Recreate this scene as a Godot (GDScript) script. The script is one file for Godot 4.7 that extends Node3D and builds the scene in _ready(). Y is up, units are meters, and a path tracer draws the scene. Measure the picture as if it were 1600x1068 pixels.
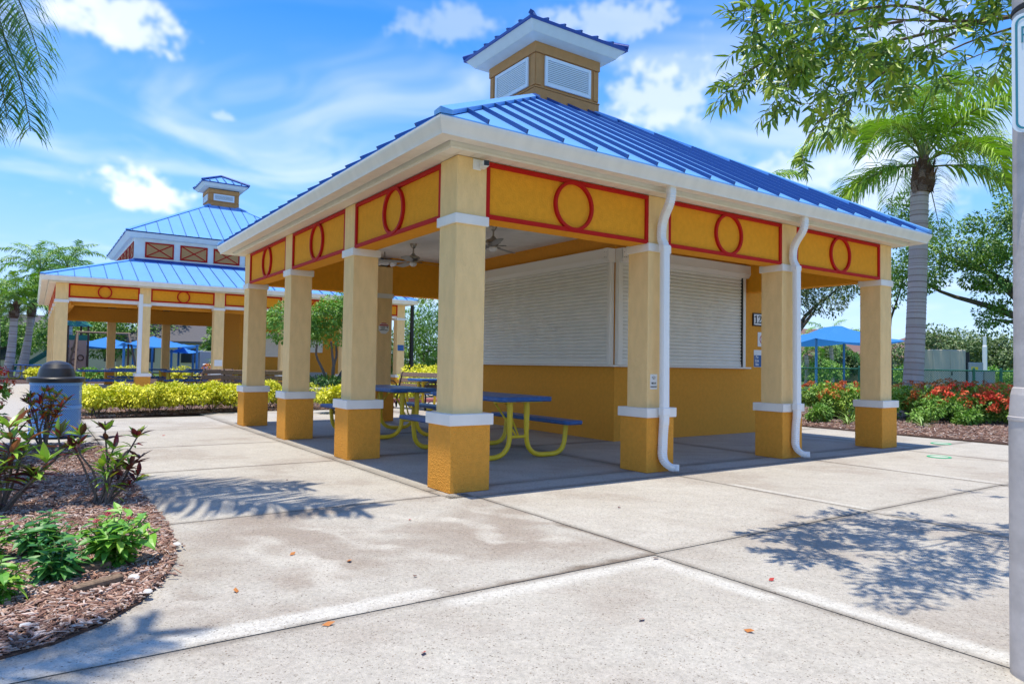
extends Node3D

# ---------------------------------------------------------------- mesh builder
class MB:
	var v := PackedVector3Array()
	var n := PackedVector3Array()
	var c := PackedColorArray()
	var uv := PackedVector2Array()
	var col := Color(1, 1, 1)
	# corners run counter-clockwise seen from outside; Godot's front faces are clockwise
	func tri(a: Vector3, b: Vector3, d: Vector3) -> void:
		var nn := (b - a).cross(d - a)
		if nn.length_squared() < 1e-16:
			return
		nn = nn.normalized()
		v.push_back(a); v.push_back(d); v.push_back(b)
		for i in 3:
			n.push_back(nn); c.push_back(col)
	func quad(a: Vector3, b: Vector3, d: Vector3, e: Vector3) -> void:
		tri(a, b, d)
		tri(a, d, e)
	func stri(a: Vector3, b: Vector3, d: Vector3, na: Vector3, nb: Vector3, nd: Vector3) -> void:
		v.push_back(a); v.push_back(d); v.push_back(b)
		n.push_back(na); n.push_back(nd); n.push_back(nb)
		for i in 3:
			c.push_back(col)
	func box(ce: Vector3, s: Vector3, bev := 0.0, bs := Basis.IDENTITY) -> void:
		var h := s * 0.5
		if bev <= 0.0:
			var q := []
			for k in 8:
				q.append(ce + bs * Vector3(h.x * (1 if k & 1 else -1), h.y * (1 if k & 2 else -1), h.z * (1 if k & 4 else -1)))
			quad(q[4], q[5], q[7], q[6]); quad(q[1], q[0], q[2], q[3])
			quad(q[5], q[1], q[3], q[7]); quad(q[0], q[4], q[6], q[2])
			quad(q[6], q[7], q[3], q[2]); quad(q[0], q[1], q[5], q[4])
			return
		var b := minf(bev, minf(h.x, minf(h.y, h.z)) * 0.9)
		# per corner three points, each on one of the three faces
		var fx := []; var fy := []; var fz := []
		for k in 8:
			var sg := Vector3(1 if k & 1 else -1, 1 if k & 2 else -1, 1 if k & 4 else -1)
			fx.append(ce + bs * (Vector3(h.x, h.y - b, h.z - b) * sg))
			fy.append(ce + bs * (Vector3(h.x - b, h.y, h.z - b) * sg))
			fz.append(ce + bs * (Vector3(h.x - b, h.y - b, h.z) * sg))
		quad(fz[4], fz[5], fz[7], fz[6]); quad(fz[1], fz[0], fz[2], fz[3])
		quad(fx[5], fx[1], fx[3], fx[7]); quad(fx[0], fx[4], fx[6], fx[2])
		quad(fy[6], fy[7], fy[3], fy[2]); quad(fy[0], fy[1], fy[5], fy[4])
		for e in [[5, 7, fx, fz], [4, 6, fz, fx], [1, 3, fz, fx], [0, 2, fx, fz]]:
			var a = e[2]; var d = e[3]
			if e[0] == 5: quad(fz[5], fx[5], fx[7], fz[7])
			elif e[0] == 4: quad(fx[4], fz[4], fz[6], fx[6])
			elif e[0] == 1: quad(fx[1], fz[1], fz[3], fx[3])
			else: quad(fz[0], fx[0], fx[2], fz[2])
		quad(fz[6], fz[7], fy[7], fy[6]); quad(fy[4], fy[5], fz[5], fz[4])
		quad(fy[2], fy[3], fz[3], fz[2]); quad(fz[0], fz[1], fy[1], fy[0])
		quad(fx[7], fx[3], fy[3], fy[7]); quad(fy[6], fy[2], fx[2], fx[6])
		quad(fy[5], fy[1], fx[1], fx[5]); quad(fx[4], fx[0], fy[0], fy[4])
		for k in 8:
			var odd := (k & 1) ^ ((k >> 1) & 1) ^ ((k >> 2) & 1)
			if odd: tri(fx[k], fy[k], fz[k])
			else: tri(fx[k], fz[k], fy[k])
	# a plate: polygon in the xz plane (counter-clockwise seen from above) from y0 to y1
	func prism(p: PackedVector2Array, y0: float, y1: float) -> void:
		var idx := Geometry2D.triangulate_polygon(p)
		for i in range(0, idx.size(), 3):
			var a := p[idx[i]]; var b := p[idx[i + 1]]; var d := p[idx[i + 2]]
			if (b - a).cross(d - a) > 0.0:
				var t := b; b = d; d = t
			tri(Vector3(a.x, y1, a.y), Vector3(b.x, y1, b.y), Vector3(d.x, y1, d.y))
			if y0 < y1:
				tri(Vector3(a.x, y0, a.y), Vector3(d.x, y0, d.y), Vector3(b.x, y0, b.y))
		if y0 < y1:
			var area := 0.0
			for i in p.size():
				area += p[i].cross(p[(i + 1) % p.size()])
			for i in p.size():
				var a := p[i]; var b := p[(i + 1) % p.size()]
				if area > 0.0:
					var t := a; a = b; b = t
				quad(Vector3(a.x, y0, a.y), Vector3(b.x, y0, b.y), Vector3(b.x, y1, b.y), Vector3(a.x, y1, a.y))
	func tube(pts: Array, radii: Array, sides := 10, cap := true, flat := 1.0) -> void:
		var rings := []; var nors := []
		var up := Vector3(0.31, 0.77, 0.55)
		var side := Vector3.ZERO
		for i in pts.size():
			var t: Vector3 = (pts[mini(i + 1, pts.size() - 1)] - pts[maxi(i - 1, 0)]).normalized()
			if i == 0:
				side = t.cross(up).normalized()
			else:
				side = (side - t * side.dot(t)).normalized()
			var bi := t.cross(side)
			var ring := []; var nr := []
			var r: float = radii[mini(i, radii.size() - 1)]
			for k in sides:
				var an := TAU * k / sides
				var d := side * cos(an) + bi * sin(an) * flat
				ring.append(pts[i] + d * r); nr.append(d.normalized())
			rings.append(ring); nors.append(nr)
		for i in pts.size() - 1:
			for k in sides:
				var m := (k + 1) % sides
				stri(rings[i][k], rings[i][m], rings[i + 1][m], nors[i][k], nors[i][m], nors[i + 1][m])
				stri(rings[i][k], rings[i + 1][m], rings[i + 1][k], nors[i][k], nors[i + 1][m], nors[i + 1][k])
		if cap:
			for k in range(1, sides - 1):
				tri(rings[0][0], rings[0][k + 1], rings[0][k])
				tri(rings[-1][0], rings[-1][k], rings[-1][k + 1])
	# profile of Vector2(radius, height), bottom to top
	func lathe(prof: Array, sides := 24, ce := Vector3.ZERO, smooth := true) -> void:
		for i in prof.size() - 1:
			var a: Vector2 = prof[i]; var b: Vector2 = prof[i + 1]
			var t := b - a
			var nn := Vector2(t.y, -t.x).normalized()
			for k in sides:
				var a0 := TAU * k / sides; var a1 := TAU * (k + 1) / sides
				var d0 := Vector3(cos(a0), 0, -sin(a0)); var d1 := Vector3(cos(a1), 0, -sin(a1))
				var p0 := ce + d0 * a.x + Vector3(0, a.y, 0); var p1 := ce + d1 * a.x + Vector3(0, a.y, 0)
				var p2 := ce + d1 * b.x + Vector3(0, b.y, 0); var p3 := ce + d0 * b.x + Vector3(0, b.y, 0)
				if smooth:
					var n0 := d0 * nn.x + Vector3(0, nn.y, 0); var n1 := d1 * nn.x + Vector3(0, nn.y, 0)
					if a.x > 1e-5: stri(p0, p1, p2, n0, n1, n1)
					if b.x > 1e-5: stri(p0, p2, p3, n0, n1, n0)
				else:
					quad(p0, p1, p2, p3)
	func mesh() -> ArrayMesh:
		var arr := []
		arr.resize(Mesh.ARRAY_MAX)
		arr[Mesh.ARRAY_VERTEX] = v
		arr[Mesh.ARRAY_NORMAL] = n
		arr[Mesh.ARRAY_COLOR] = c
		if uv.size() == v.size():
			arr[Mesh.ARRAY_TEX_UV] = uv
		var m := ArrayMesh.new()
		m.add_surface_from_arrays(Mesh.PRIMITIVE_TRIANGLES, arr)
		return m

var M := {}
var used := {}
var fan_n := 0

# ---------------------------------------------------------------- the scene
func _ready() -> void:
	var cam := Camera3D.new()
	cam.name = "camera"
	cam.keep_aspect = Camera3D.KEEP_HEIGHT
	cam.fov = 52.2
	cam.near = 0.05
	cam.far = 600.0
	add_child(cam)
	cam.transform = Transform3D(Basis(Vector3(0.823562, 0.015866, 0.567005), Vector3(-0.031515, 0.999345, 0.017811), Vector3(-0.566351, -0.032537, 0.823522)).orthonormalized(), Vector3(-3.06097, 1.147378, 5.388433))
	cam.current = true
	var we := WorldEnvironment.new()
	we.name = "environment"
	var env := Environment.new()
	env.background_mode = Environment.BG_SKY
	var sky := Sky.new()
	sky.sky_material = make_sky()
	env.sky = sky
	env.tonemap_mode = Environment.TONE_MAPPER_LINEAR
	env.tonemap_exposure = 2.7
	env.sdfgi_enabled = true
	env.ssao_enabled = true
	env.ssil_enabled = true
	we.environment = env
	add_child(we)
	var sun := DirectionalLight3D.new()
	sun.name = "sun"
	sun.light_energy = 0.68
	sun.light_color = Color(1.0, 0.965, 0.90)
	sun.light_angular_distance = 0.5
	sun.shadow_enabled = true
	add_child(sun)
	sun.look_at_from_position(Vector3.ZERO, Vector3(0.40, -3.2, -0.05), Vector3.FORWARD)
	make_materials()
	ground()
	near_pavilion()
	far_pavilion()
	picnic_table("blue picnic table with yellow tube legs nearest the front corner column", Vector3(1.86, 0, -2.28), 0.0)
	picnic_table("blue picnic table with yellow tube legs behind the second left column", Vector3(1.74, 0, -5.02), 0.0)
	picnic_table("blue picnic table in the open behind the near pavilion", Vector3(5.6, 0, -10.2), PI / 2)
	for q in [[-0.9, -21.0, "blue picnic table in the left front bay of the far pavilion", 1], [1.6, -21.2, "blue picnic table in the second bay of the far pavilion", 1], [3.9, -21.4, "blue picnic table in the third bay of the far pavilion", 1], [0.4, -25.5, "blue picnic table deep inside the far pavilion, left one", 1], [3.2, -26.0, "blue picnic table deep inside the far pavilion, right one", 1]]:
		picnic_table(q[2], Vector3(q[0], 0, q[1]), PI / 2, 1.95)
	picnic_table("small picnic table on the mulch at the foot of the left palms", Vector3(-3.05, 0, -38.5), 0.6)
	ceiling_fan("nickel ceiling fan farther from the viewer, seen left of the corner column", Vector3(2.385, 3.235, -5.627), 0.25)
	ceiling_fan("nickel ceiling fan nearer the viewer, seen right of the corner column", Vector3(2.589, 3.235, -3.368), 0.5)
	trash_can()
	bench("slatted bench behind the yellow hedge, left of the pair", Vector3(0.73, 0, -14.2), -2.2)
	bench("slatted bench behind the yellow hedge, right of the pair", Vector3(1.75, 0, -12.97), 2.75)
	bench("slatted bench with looped arms behind the picnic tables", Vector3(4.85, 0, -10.5), -1.35)
	light_pole()
	signs()
	fixtures()
	fence()
	cabinets()
	playground()
	var lp := thing("bollard", "short grey post standing in front of the benches", "post", Vector3(1.37, 0, -11.9))
	var b := MB.new()
	b.box(Vector3(0, 0.36, 0), Vector3(0.09, 0.72, 0.09), 0.01)
	b.box(Vector3(0, 0.73, 0), Vector3(0.16, 0.03, 0.12), 0.008)
	part(lp, "post", b, M.cabinetgrey)
	lp = thing("light_pole", "slim grey lamp post behind the far pavilion's right column", "lamp post", Vector3(9.25, 0, -19.5))
	b = MB.new()
	b.lathe([Vector2(0.09, 0), Vector2(0.075, 3.0), Vector2(0.06, 4.2), Vector2(0.0, 4.25)], 12)
	part(lp, "shaft", b, M.dark)
	planting()
	litter()

func numbered(called: String) -> String:
	used[called] = used.get(called, -1) + 1
	return called if used[called] == 0 else "%s_%03d" % [called, used[called]]

func tag(o: Node, label: String, category: String, group := "") -> Node:
	o.set_meta("label", label)
	o.set_meta("category", category)
	if group: o.set_meta("group", group)
	return o

func thing(called: String, label: String, category: String, at := Vector3.ZERO, turn := 0.0, group := "") -> Node3D:
	var o := Node3D.new()
	o.name = numbered(called)
	add_child(o)
	o.position = at
	o.rotation.y = turn
	tag(o, label, category, group)
	return o

func dup(src: Node3D, label: String, at: Vector3, turn := 0.0, group := "") -> Node3D:
	var o: Node3D = src.duplicate()
	var base := String(src.name)
	if base.length() > 4 and base[-4] == "_": base = base.substr(0, base.length() - 4)
	o.name = numbered(base)
	add_child(o)
	o.position = at
	o.rotation.y = turn
	o.set_meta("label", label)
	if group: o.set_meta("group", group)
	return o

var part_count := {}
func pname(parent: Node, called: String) -> String:
	var key := str(parent.get_instance_id()) + called
	part_count[key] = part_count.get(key, -1) + 1
	return called if part_count[key] == 0 else "%s_%03d" % [called, part_count[key]]

func part(parent: Node, called: String, b, mat: Material, at := Vector3.ZERO, bs := Basis.IDENTITY) -> MeshInstance3D:
	var o := MeshInstance3D.new()
	o.mesh = b.mesh() if b is MB else b
	o.material_override = mat
	o.name = pname(parent, called)
	parent.add_child(o)
	o.transform = Transform3D(bs, at)
	return o

func struct(called: String, b, mat: Material, at := Vector3.ZERO) -> MeshInstance3D:
	var o := MeshInstance3D.new()
	o.mesh = b.mesh() if b is MB else b
	o.material_override = mat
	o.name = numbered(called)
	add_child(o)
	o.position = at
	o.set_meta("kind", "structure")
	return o

func lin(r: float, g: float, b: float) -> Color:
	return Color(r, g, b).linear_to_srgb()

func mat(c: Color, rough := 0.8, metal := 0.0) -> StandardMaterial3D:
	var m := StandardMaterial3D.new()
	m.albedo_color = c.linear_to_srgb()
	m.roughness = rough
	m.metallic = metal
	return m

func noise_tex(freq: float, seed_: int, size := 512, normal := 0.0, lo := 0.8, hi := 1.0, type := FastNoiseLite.TYPE_SIMPLEX_SMOOTH, oct := 5) -> NoiseTexture2D:
	var f := FastNoiseLite.new()
	f.noise_type = type
	f.frequency = freq
	f.seed = seed_
	f.fractal_octaves = oct
	var t := NoiseTexture2D.new()
	t.width = size; t.height = size
	t.seamless = true
	t.noise = f
	if normal > 0.0:
		t.as_normal_map = true
		t.bump_strength = normal
	else:
		var g := Gradient.new()
		g.set_color(0, Color(lo, lo, lo)); g.set_color(1, Color(hi, hi, hi))
		t.color_ramp = g
	return t

func tri_tex(m: StandardMaterial3D, albedo, normal, scale := 1.0, nscale := 1.0) -> StandardMaterial3D:
	m.uv1_triplanar = true
	m.uv1_world_triplanar = true
	m.uv1_scale = Vector3.ONE * scale
	if albedo: m.albedo_texture = albedo
	if normal:
		m.normal_enabled = true
		m.normal_texture = normal
		m.normal_scale = nscale
	return m

func leaf_mat(c: Color, back := 0.5, rough := 0.5) -> StandardMaterial3D:
	var m := mat(c, rough)
	m.vertex_color_use_as_albedo = true
	m.backlight_enabled = true
	m.backlight = lin(0.25 * back * 2.0, 0.32 * back * 2.0, 0.04 * back * 2.0)
	m.cull_mode = BaseMaterial3D.CULL_DISABLED
	return m

# ---------------------------------------------------------------- sky
func sky_dir(px: float, py: float) -> Vector3:   # a bearing given in the photograph's pixels, for clouds at infinity
	return (Vector3(0.566351, 0.032537, -0.823522) + Vector3(0.823562, 0.015866, 0.567005) * (px - 800.0) / 1089.74 - Vector3(-0.031515, 0.999345, 0.017811) * (py - 534.0) / 1089.74).normalized()

func make_sky() -> PanoramaSkyMaterial:
	var W := 2048; var H := 1024
	var img := Image.create_empty(W, H, false, Image.FORMAT_RGBF)
	var f1 := FastNoiseLite.new(); f1.seed = 11; f1.frequency = 1.0; f1.fractal_octaves = 5
	var f2 := FastNoiseLite.new(); f2.seed = 5; f2.frequency = 1.0; f2.fractal_octaves = 6; f2.fractal_gain = 0.55
	var f3 := FastNoiseLite.new(); f3.seed = 23; f3.frequency = 1.0; f3.fractal_octaves = 3
	var puffs := []
	# direction, half width, half height (radians), softness
	for q in [[222, 306, 0.062, 0.034, 1.0], [185, 38, 0.075, 0.05, 0.8], [110, 30, 0.05, 0.03, 0.5], [1030, 160, 0.085, 0.06, 0.6], [955, 40, 0.11, 0.04, 0.45], [700, 45, 0.08, 0.035, 0.3],
			[1425, 60, 0.07, 0.05, 0.5], [1290, 270, 0.12, 0.04, 0.5], [355, 184, 0.02, 0.008, 0.4], [1395, 300, 0.09, 0.07, 0.6]]:
		puffs.append([sky_dir(q[0], q[1]), q[2], q[3], q[4]])
	var r2 := RandomNumberGenerator.new(); r2.seed = 4
	for i in 26:
		var az := r2.randf() * TAU
		var d := Vector3(sin(az), r2.randf_range(0.12, 0.6), -cos(az)).normalized()
		if d.dot(Vector3(0.566, 0.1, -0.823)) > 0.74: continue
		puffs.append([d, r2.randf_range(0.06, 0.16), r2.randf_range(0.03, 0.07), r2.randf_range(0.5, 0.95)])
	var zen := Color(0.030, 0.150, 0.50); var mid := Color(0.037, 0.180, 0.56); var low := Color(0.15, 0.34, 0.66); var hor := Color(0.40, 0.53, 0.66)
	var cl := Color(0.60, 0.62, 0.66)
	for j in H:
		var ph := (0.5 - (j + 0.5) / H) * PI
		var y := sin(ph); var cp := cos(ph)
		if y < -0.12:
			for i in W: img.set_pixel(i, j, Color(0.20, 0.19, 0.16))
			continue
		var e := maxf(y, 0.0)
		var base := hor.lerp(low, clampf(e / 0.20, 0, 1))
		if e > 0.20: base = low.lerp(mid, clampf((e - 0.20) / 0.24, 0, 1))
		if e > 0.44: base = mid.lerp(zen, clampf((e - 0.44) / 0.3, 0, 1))
		for i in W:
			var th := (i + 0.5) / W * TAU
			var d := Vector3(sin(th) * cp, y, -cos(th) * cp)
			var c := base
			# wind-drawn cirrus on a high plane
			var k := 1.0 / (e + 0.16)
			var u := (d.x * 0.83 + d.z * 0.55) * k; var w := (-d.x * 0.55 + d.z * 0.83) * k
			var wx := f3.get_noise_2d(u * 0.5, w * 0.5) * 1.3
			var ci := f1.get_noise_2d(u * 0.55 + wx, w * 1.7 + wx * 0.8)
			var cover := f3.get_noise_2d(u * 0.32 + 7.0, w * 0.32) * 0.5 + 0.5
			var a := smoothstep(-0.18, 0.85, ci + (cover - 0.5) * 0.7) * 0.50
			a += smoothstep(0.0, 0.5, f2.get_noise_2d(u * 1.4 + wx * 2.0, w * 2.6)) * 0.16 * cover
			a *= smoothstep(0.0, 0.12, e) * 0.75 + 0.25
			for q in puffs:
				var pd: Vector3 = q[0]
				if d.dot(pd) < 0.94: continue
				var sx := Vector3(-pd.z, 0, pd.x).normalized()
				var sy := pd.cross(sx)
				var ax: float = d.dot(sx) / q[1]; var ay: float = -d.dot(sy) / q[2]
				if ay < 0.0: ay *= 1.6
				var rr := sqrt(ax * ax + ay * ay)
				if rr > 1.9: continue
				var nz := f2.get_noise_3d(d.x * 22.0, d.y * 30.0, d.z * 22.0) * 0.75 + f2.get_noise_3d(d.x * 70.0, d.y * 80.0, d.z * 70.0) * 0.25
				a = maxf(a, a + (1.0 - a) * smoothstep(0.0, 0.62, 1.0 - rr + nz * 1.05) * q[3])
			c = c.lerp(cl, clampf(a * 0.88, 0.0, 0.86))
			img.set_pixel(i, j, c * 0.76)
	var m := PanoramaSkyMaterial.new()
	m.panorama = ImageTexture.create_from_image(img)
	return m

# fine sand, pits and pale aggregate of weathered concrete; tiles without a seam
func grain_tex(n: int, seed_: int) -> ImageTexture:
	var r := RandomNumberGenerator.new(); r.seed = seed_
	var f := FastNoiseLite.new(); f.seed = seed_; f.frequency = 0.05; f.fractal_octaves = 5; f.fractal_gain = 0.62
	var base := f.get_seamless_image(n, n)
	var img := Image.create_empty(n, n, false, Image.FORMAT_RGB8)
	for j in n:
		for i in n:
			var v := 0.86 + (base.get_pixel(i, j).r - 0.5) * 0.16 + r.randfn() * 0.045
			img.set_pixel(i, j, Color(v, v, v * 0.99))
	for k in n * n / 110:
		var x := r.randi() % n; var y := r.randi() % n
		var d := r.randf()
		var c := Color(0.45, 0.42, 0.39) if d < 0.55 else (Color(0.62, 0.56, 0.50) if d < 0.8 else Color(0.99, 0.98, 0.95))
		var a := r.randf_range(0.35, 0.9)
		var s := 1 + r.randi() % 3 + (r.randi() % 3) / 2
		for dy in s:
			for dx in s:
				var px := (x + dx) % n; var py := (y + dy) % n
				img.set_pixel(px, py, img.get_pixel(px, py).lerp(c, a * (0.6 if s == 3 and (dx + dy) % 2 == 0 and dx != 1 else 1.0)))
	img.generate_mipmaps()
	return ImageTexture.create_from_image(img)

func make_materials() -> void:
	var st := noise_tex(0.055, 3, 512, 5.0, 0, 1, FastNoiseLite.TYPE_SIMPLEX_SMOOTH, 4)
	var streak := noise_tex(0.012, 131, 512, 0.0, 0.945, 1.0, FastNoiseLite.TYPE_SIMPLEX_SMOOTH, 5)
	var rough_st := noise_tex(0.045, 9, 512, 14.0, 0, 1, FastNoiseLite.TYPE_CELLULAR, 3)
	var wash := noise_tex(0.006, 31, 512, 0.0, 0.955, 1.0)
	var cgrain := grain_tex(1024, 14)
	var cnorm := noise_tex(0.16, 15, 1024, 3.0, 0, 1, FastNoiseLite.TYPE_SIMPLEX_SMOOTH, 4)
	M.cream = tri_tex(mat(Color(0.97, 0.655, 0.295), 0.8), streak, st, 1.4, 0.35)
	M.orange = tri_tex(mat(Color(0.88, 0.38, 0.055), 0.8), streak, rough_st, 2.2, 0.8)
	M.wallorange = tri_tex(mat(Color(0.86, 0.37, 0.05), 0.8), streak, st, 2.0, 0.9)
	M.panel = tri_tex(mat(Color(0.90, 0.37, 0.025), 0.8), streak, st, 1.6, 0.45)
	M.red = mat(Color(0.50, 0.014, 0.010), 0.6)
	M.white = tri_tex(mat(Color(0.87, 0.82, 0.74), 0.55), wash, null, 1.1)
	M.gutter = tri_tex(mat(Color(0.92, 0.86, 0.76), 0.4), streak, null, 0.9)
	M.soffit = mat(Color(0.86, 0.79, 0.67), 0.5)
	M.pipe = mat(Color(0.84, 0.83, 0.80), 0.4)
	M.ceiling = tri_tex(mat(Color(0.86, 0.82, 0.75), 0.8), wash, st, 1.3, 0.3)
	M.roof = tri_tex(mat(Color(0.14, 0.37, 0.77), 0.38), wash, null, 0.7)
	M.roofdark = mat(Color(0.014, 0.055, 0.27), 0.35)
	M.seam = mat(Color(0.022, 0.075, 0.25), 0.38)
	M.shutter = tri_tex(mat(Color(0.90, 0.86, 0.78), 0.55), wash, null, 0.8)
	M.shutterbox = mat(Color(0.85, 0.80, 0.72), 0.5)
	M.bolt = mat(Color(0.12, 0.11, 0.10), 0.5, 0.6)
	M.cupola = tri_tex(mat(Color(0.62, 0.275, 0.085), 0.75), wash, st, 2.0, 0.4)
	M.louvre = mat(Color(0.80, 0.82, 0.84), 0.45)
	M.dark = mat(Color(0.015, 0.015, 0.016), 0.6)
	M.black = mat(Color(0.022, 0.023, 0.026), 0.38)
	M.bluepl = tri_tex(mat(Color(0.022, 0.135, 0.42), 0.4), noise_tex(0.02, 61, 256, 0.0, 0.82, 1.0), null, 2.0)
	M.yellow = mat(Color(0.86, 0.60, 0.025), 0.42)
	M.nickel = mat(Color(0.36, 0.33, 0.28), 0.32, 0.85)
	M.blade = mat(Color(0.30, 0.29, 0.27), 0.5)
	M.blue_can = mat(Color(0.14, 0.36, 0.74), 0.45)
	M.liner = mat(Color(0.05, 0.10, 0.20), 0.6)
	M.concrete = tri_tex(mat(Color(0.88, 0.857, 0.812), 0.9), cgrain, cnorm, 0.55, 0.7)
	M.concrete.vertex_color_use_as_albedo = true
	M.sand = mat(Color(0.09, 0.075, 0.06), 0.95)
	M.mulchbase = tri_tex(mat(Color(0.20, 0.105, 0.07), 0.95), noise_tex(0.05, 40, 512, 0.0, 0.45, 1.0, FastNoiseLite.TYPE_CELLULAR, 3), noise_tex(0.06, 41, 512, 12.0, 0, 1, FastNoiseLite.TYPE_CELLULAR, 3), 2.2, 1.0)
	M.chip = mat(Color(1, 1, 1), 0.9)
	M.chip.vertex_color_use_as_albedo = true
	M.grass = tri_tex(mat(Color(0.16, 0.29, 0.045), 0.95), noise_tex(0.09, 50, 512, 0.0, 0.55, 1.0), noise_tex(0.12, 51, 512, 8.0), 0.8, 1.0)
	M.leaf = leaf_mat(Color(1, 1, 1), 0.5)
	M.leafgloss = leaf_mat(Color(1, 1, 1), 0.5, 0.42)
	M.flower = leaf_mat(Color(1, 1, 1), 0.25, 0.6)
	M.flower.backlight = lin(0.3, 0.06, 0.02)
	var bark := noise_tex(0.03, 70, 512, 10.0, 0, 1, FastNoiseLite.TYPE_SIMPLEX_SMOOTH, 5)
	M.bark = tri_tex(mat(Color(0.20, 0.155, 0.11), 0.95), noise_tex(0.04, 71, 512, 0.0, 0.5, 1.0), bark, 2.0, 1.0)
	M.palmbark = tri_tex(mat(Color(0.74, 0.64, 0.58), 0.95), noise_tex(0.05, 72, 512, 0.0, 0.72, 1.0), bark, 3.0, 0.9)
	M.boot = tri_tex(mat(Color(0.33, 0.17, 0.09), 0.9), noise_tex(0.03, 73, 256, 0.0, 0.4, 1.0), bark, 4.0, 1.0)
	M.stem = tri_tex(mat(Color(0.25, 0.20, 0.16), 0.9), noise_tex(0.05, 74, 256, 0.0, 0.6, 1.0), null, 6.0)
	M.greenstem = mat(Color(0.13, 0.20, 0.05), 0.7)
	M.polepaint = tri_tex(mat(Color(0.64, 0.585, 0.55), 0.5), noise_tex(0.012, 80, 512, 0.0, 0.82, 1.0), noise_tex(0.06, 81, 512, 2.0), 1.2, 0.25)
	M.signwhite = mat(Color(0.74, 0.82, 0.86), 0.45)
	M.teal = mat(Color(0.03, 0.23, 0.30), 0.5)
	M.plainwhite = mat(Color(0.80, 0.80, 0.78), 0.5)
	M.signred = mat(Color(0.50, 0.03, 0.03), 0.5)
	M.signblue = mat(Color(0.02, 0.10, 0.30), 0.5)
	M.ink = mat(Color(0.02, 0.02, 0.02), 0.6)
	M.benchwood = tri_tex(mat(Color(0.36, 0.24, 0.16), 0.75), noise_tex(0.03, 90, 256, 0.0, 0.6, 1.0), null, 3.0)
	M.iron = mat(Color(0.02, 0.018, 0.016), 0.5, 0.4)
	M.canopy = mat(Color(0.02, 0.20, 0.60), 0.7)
	M.canopy.backlight_enabled = true
	M.canopy.backlight = lin(0.02, 0.12, 0.35)
	M.canopypost = mat(Color(0.05, 0.22, 0.48), 0.4)
	M.cabinet = tri_tex(mat(Color(0.50, 0.47, 0.38), 0.6), wash, null, 0.8)
	M.cabinetgrey = mat(Color(0.40, 0.42, 0.42), 0.55)
	M.fencegreen = mat(Color(0.008, 0.10, 0.065), 0.5)
	M.housewall = mat(Color(0.58, 0.46, 0.30), 0.85)
	M.houseroof = tri_tex(mat(Color(0.16, 0.15, 0.15), 0.9), noise_tex(0.06, 95, 256, 0.0, 0.6, 1.0), null, 1.0)
	M.redroof = tri_tex(mat(Color(0.30, 0.17, 0.14), 0.9), noise_tex(0.06, 96, 256, 0.0, 0.6, 1.0), null, 1.0)
	M.glass = mat(Color(0.03, 0.035, 0.04), 0.08)
	M.kerb = mat(Color(0.50, 0.48, 0.44), 0.85)
	M.kerbred = mat(Color(0.50, 0.16, 0.15), 0.8)
	M.timber = tri_tex(mat(Color(0.33, 0.22, 0.14), 0.85), noise_tex(0.03, 97, 256, 0.0, 0.5, 1.0), null, 5.0)
	M.deadleaf = mat(Color(0.42, 0.15, 0.03), 0.7)
	M.deadred = mat(Color(0.38, 0.03, 0.02), 0.7)
	M.stone = mat(Color(0.55, 0.53, 0.50), 0.8)
	M.ringgreen = mat(Color(0.05, 0.42, 0.20), 0.7)
	M.playgreen = mat(Color(0.01, 0.16, 0.11), 0.4)
	M.playbrown = mat(Color(0.11, 0.045, 0.025), 0.5)
	for q in [M.cream, M.gutter]: q.uv1_scale *= Vector3(1.0, 0.3, 1.0)
	for q in [M.cream, M.orange, M.wallorange, M.panel, M.red]: q.metallic_specular = 0.25
	M.palmbark.vertex_color_use_as_albedo = true
	M.boot.vertex_color_use_as_albedo = true
	M.boot.albedo_color = lin(0.75, 0.6, 0.5)
	M.playtan = mat(Color(0.55, 0.30, 0.20), 0.6)
# ---------------------------------------------------------------- pavilions
func side_basis(s: int) -> Basis:   # 0 front (+z), 1 left (-x), 2 back, 3 right
	return Basis(Vector3.UP, -PI / 2.0 * s)

func strip(h: float, prof: Array) -> MB:   # one mitred side of a moulding round a square of half width h
	var b := MB.new()
	for i in prof.size() - 1:
		var p: Vector2 = prof[i]; var q: Vector2 = prof[i + 1]
		b.quad(Vector3(-h - q.x, q.y, h + q.x), Vector3(h + q.x, q.y, h + q.x), Vector3(h + p.x, p.y, h + p.x), Vector3(-h - p.x, p.y, h + p.x))
	return b

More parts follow.
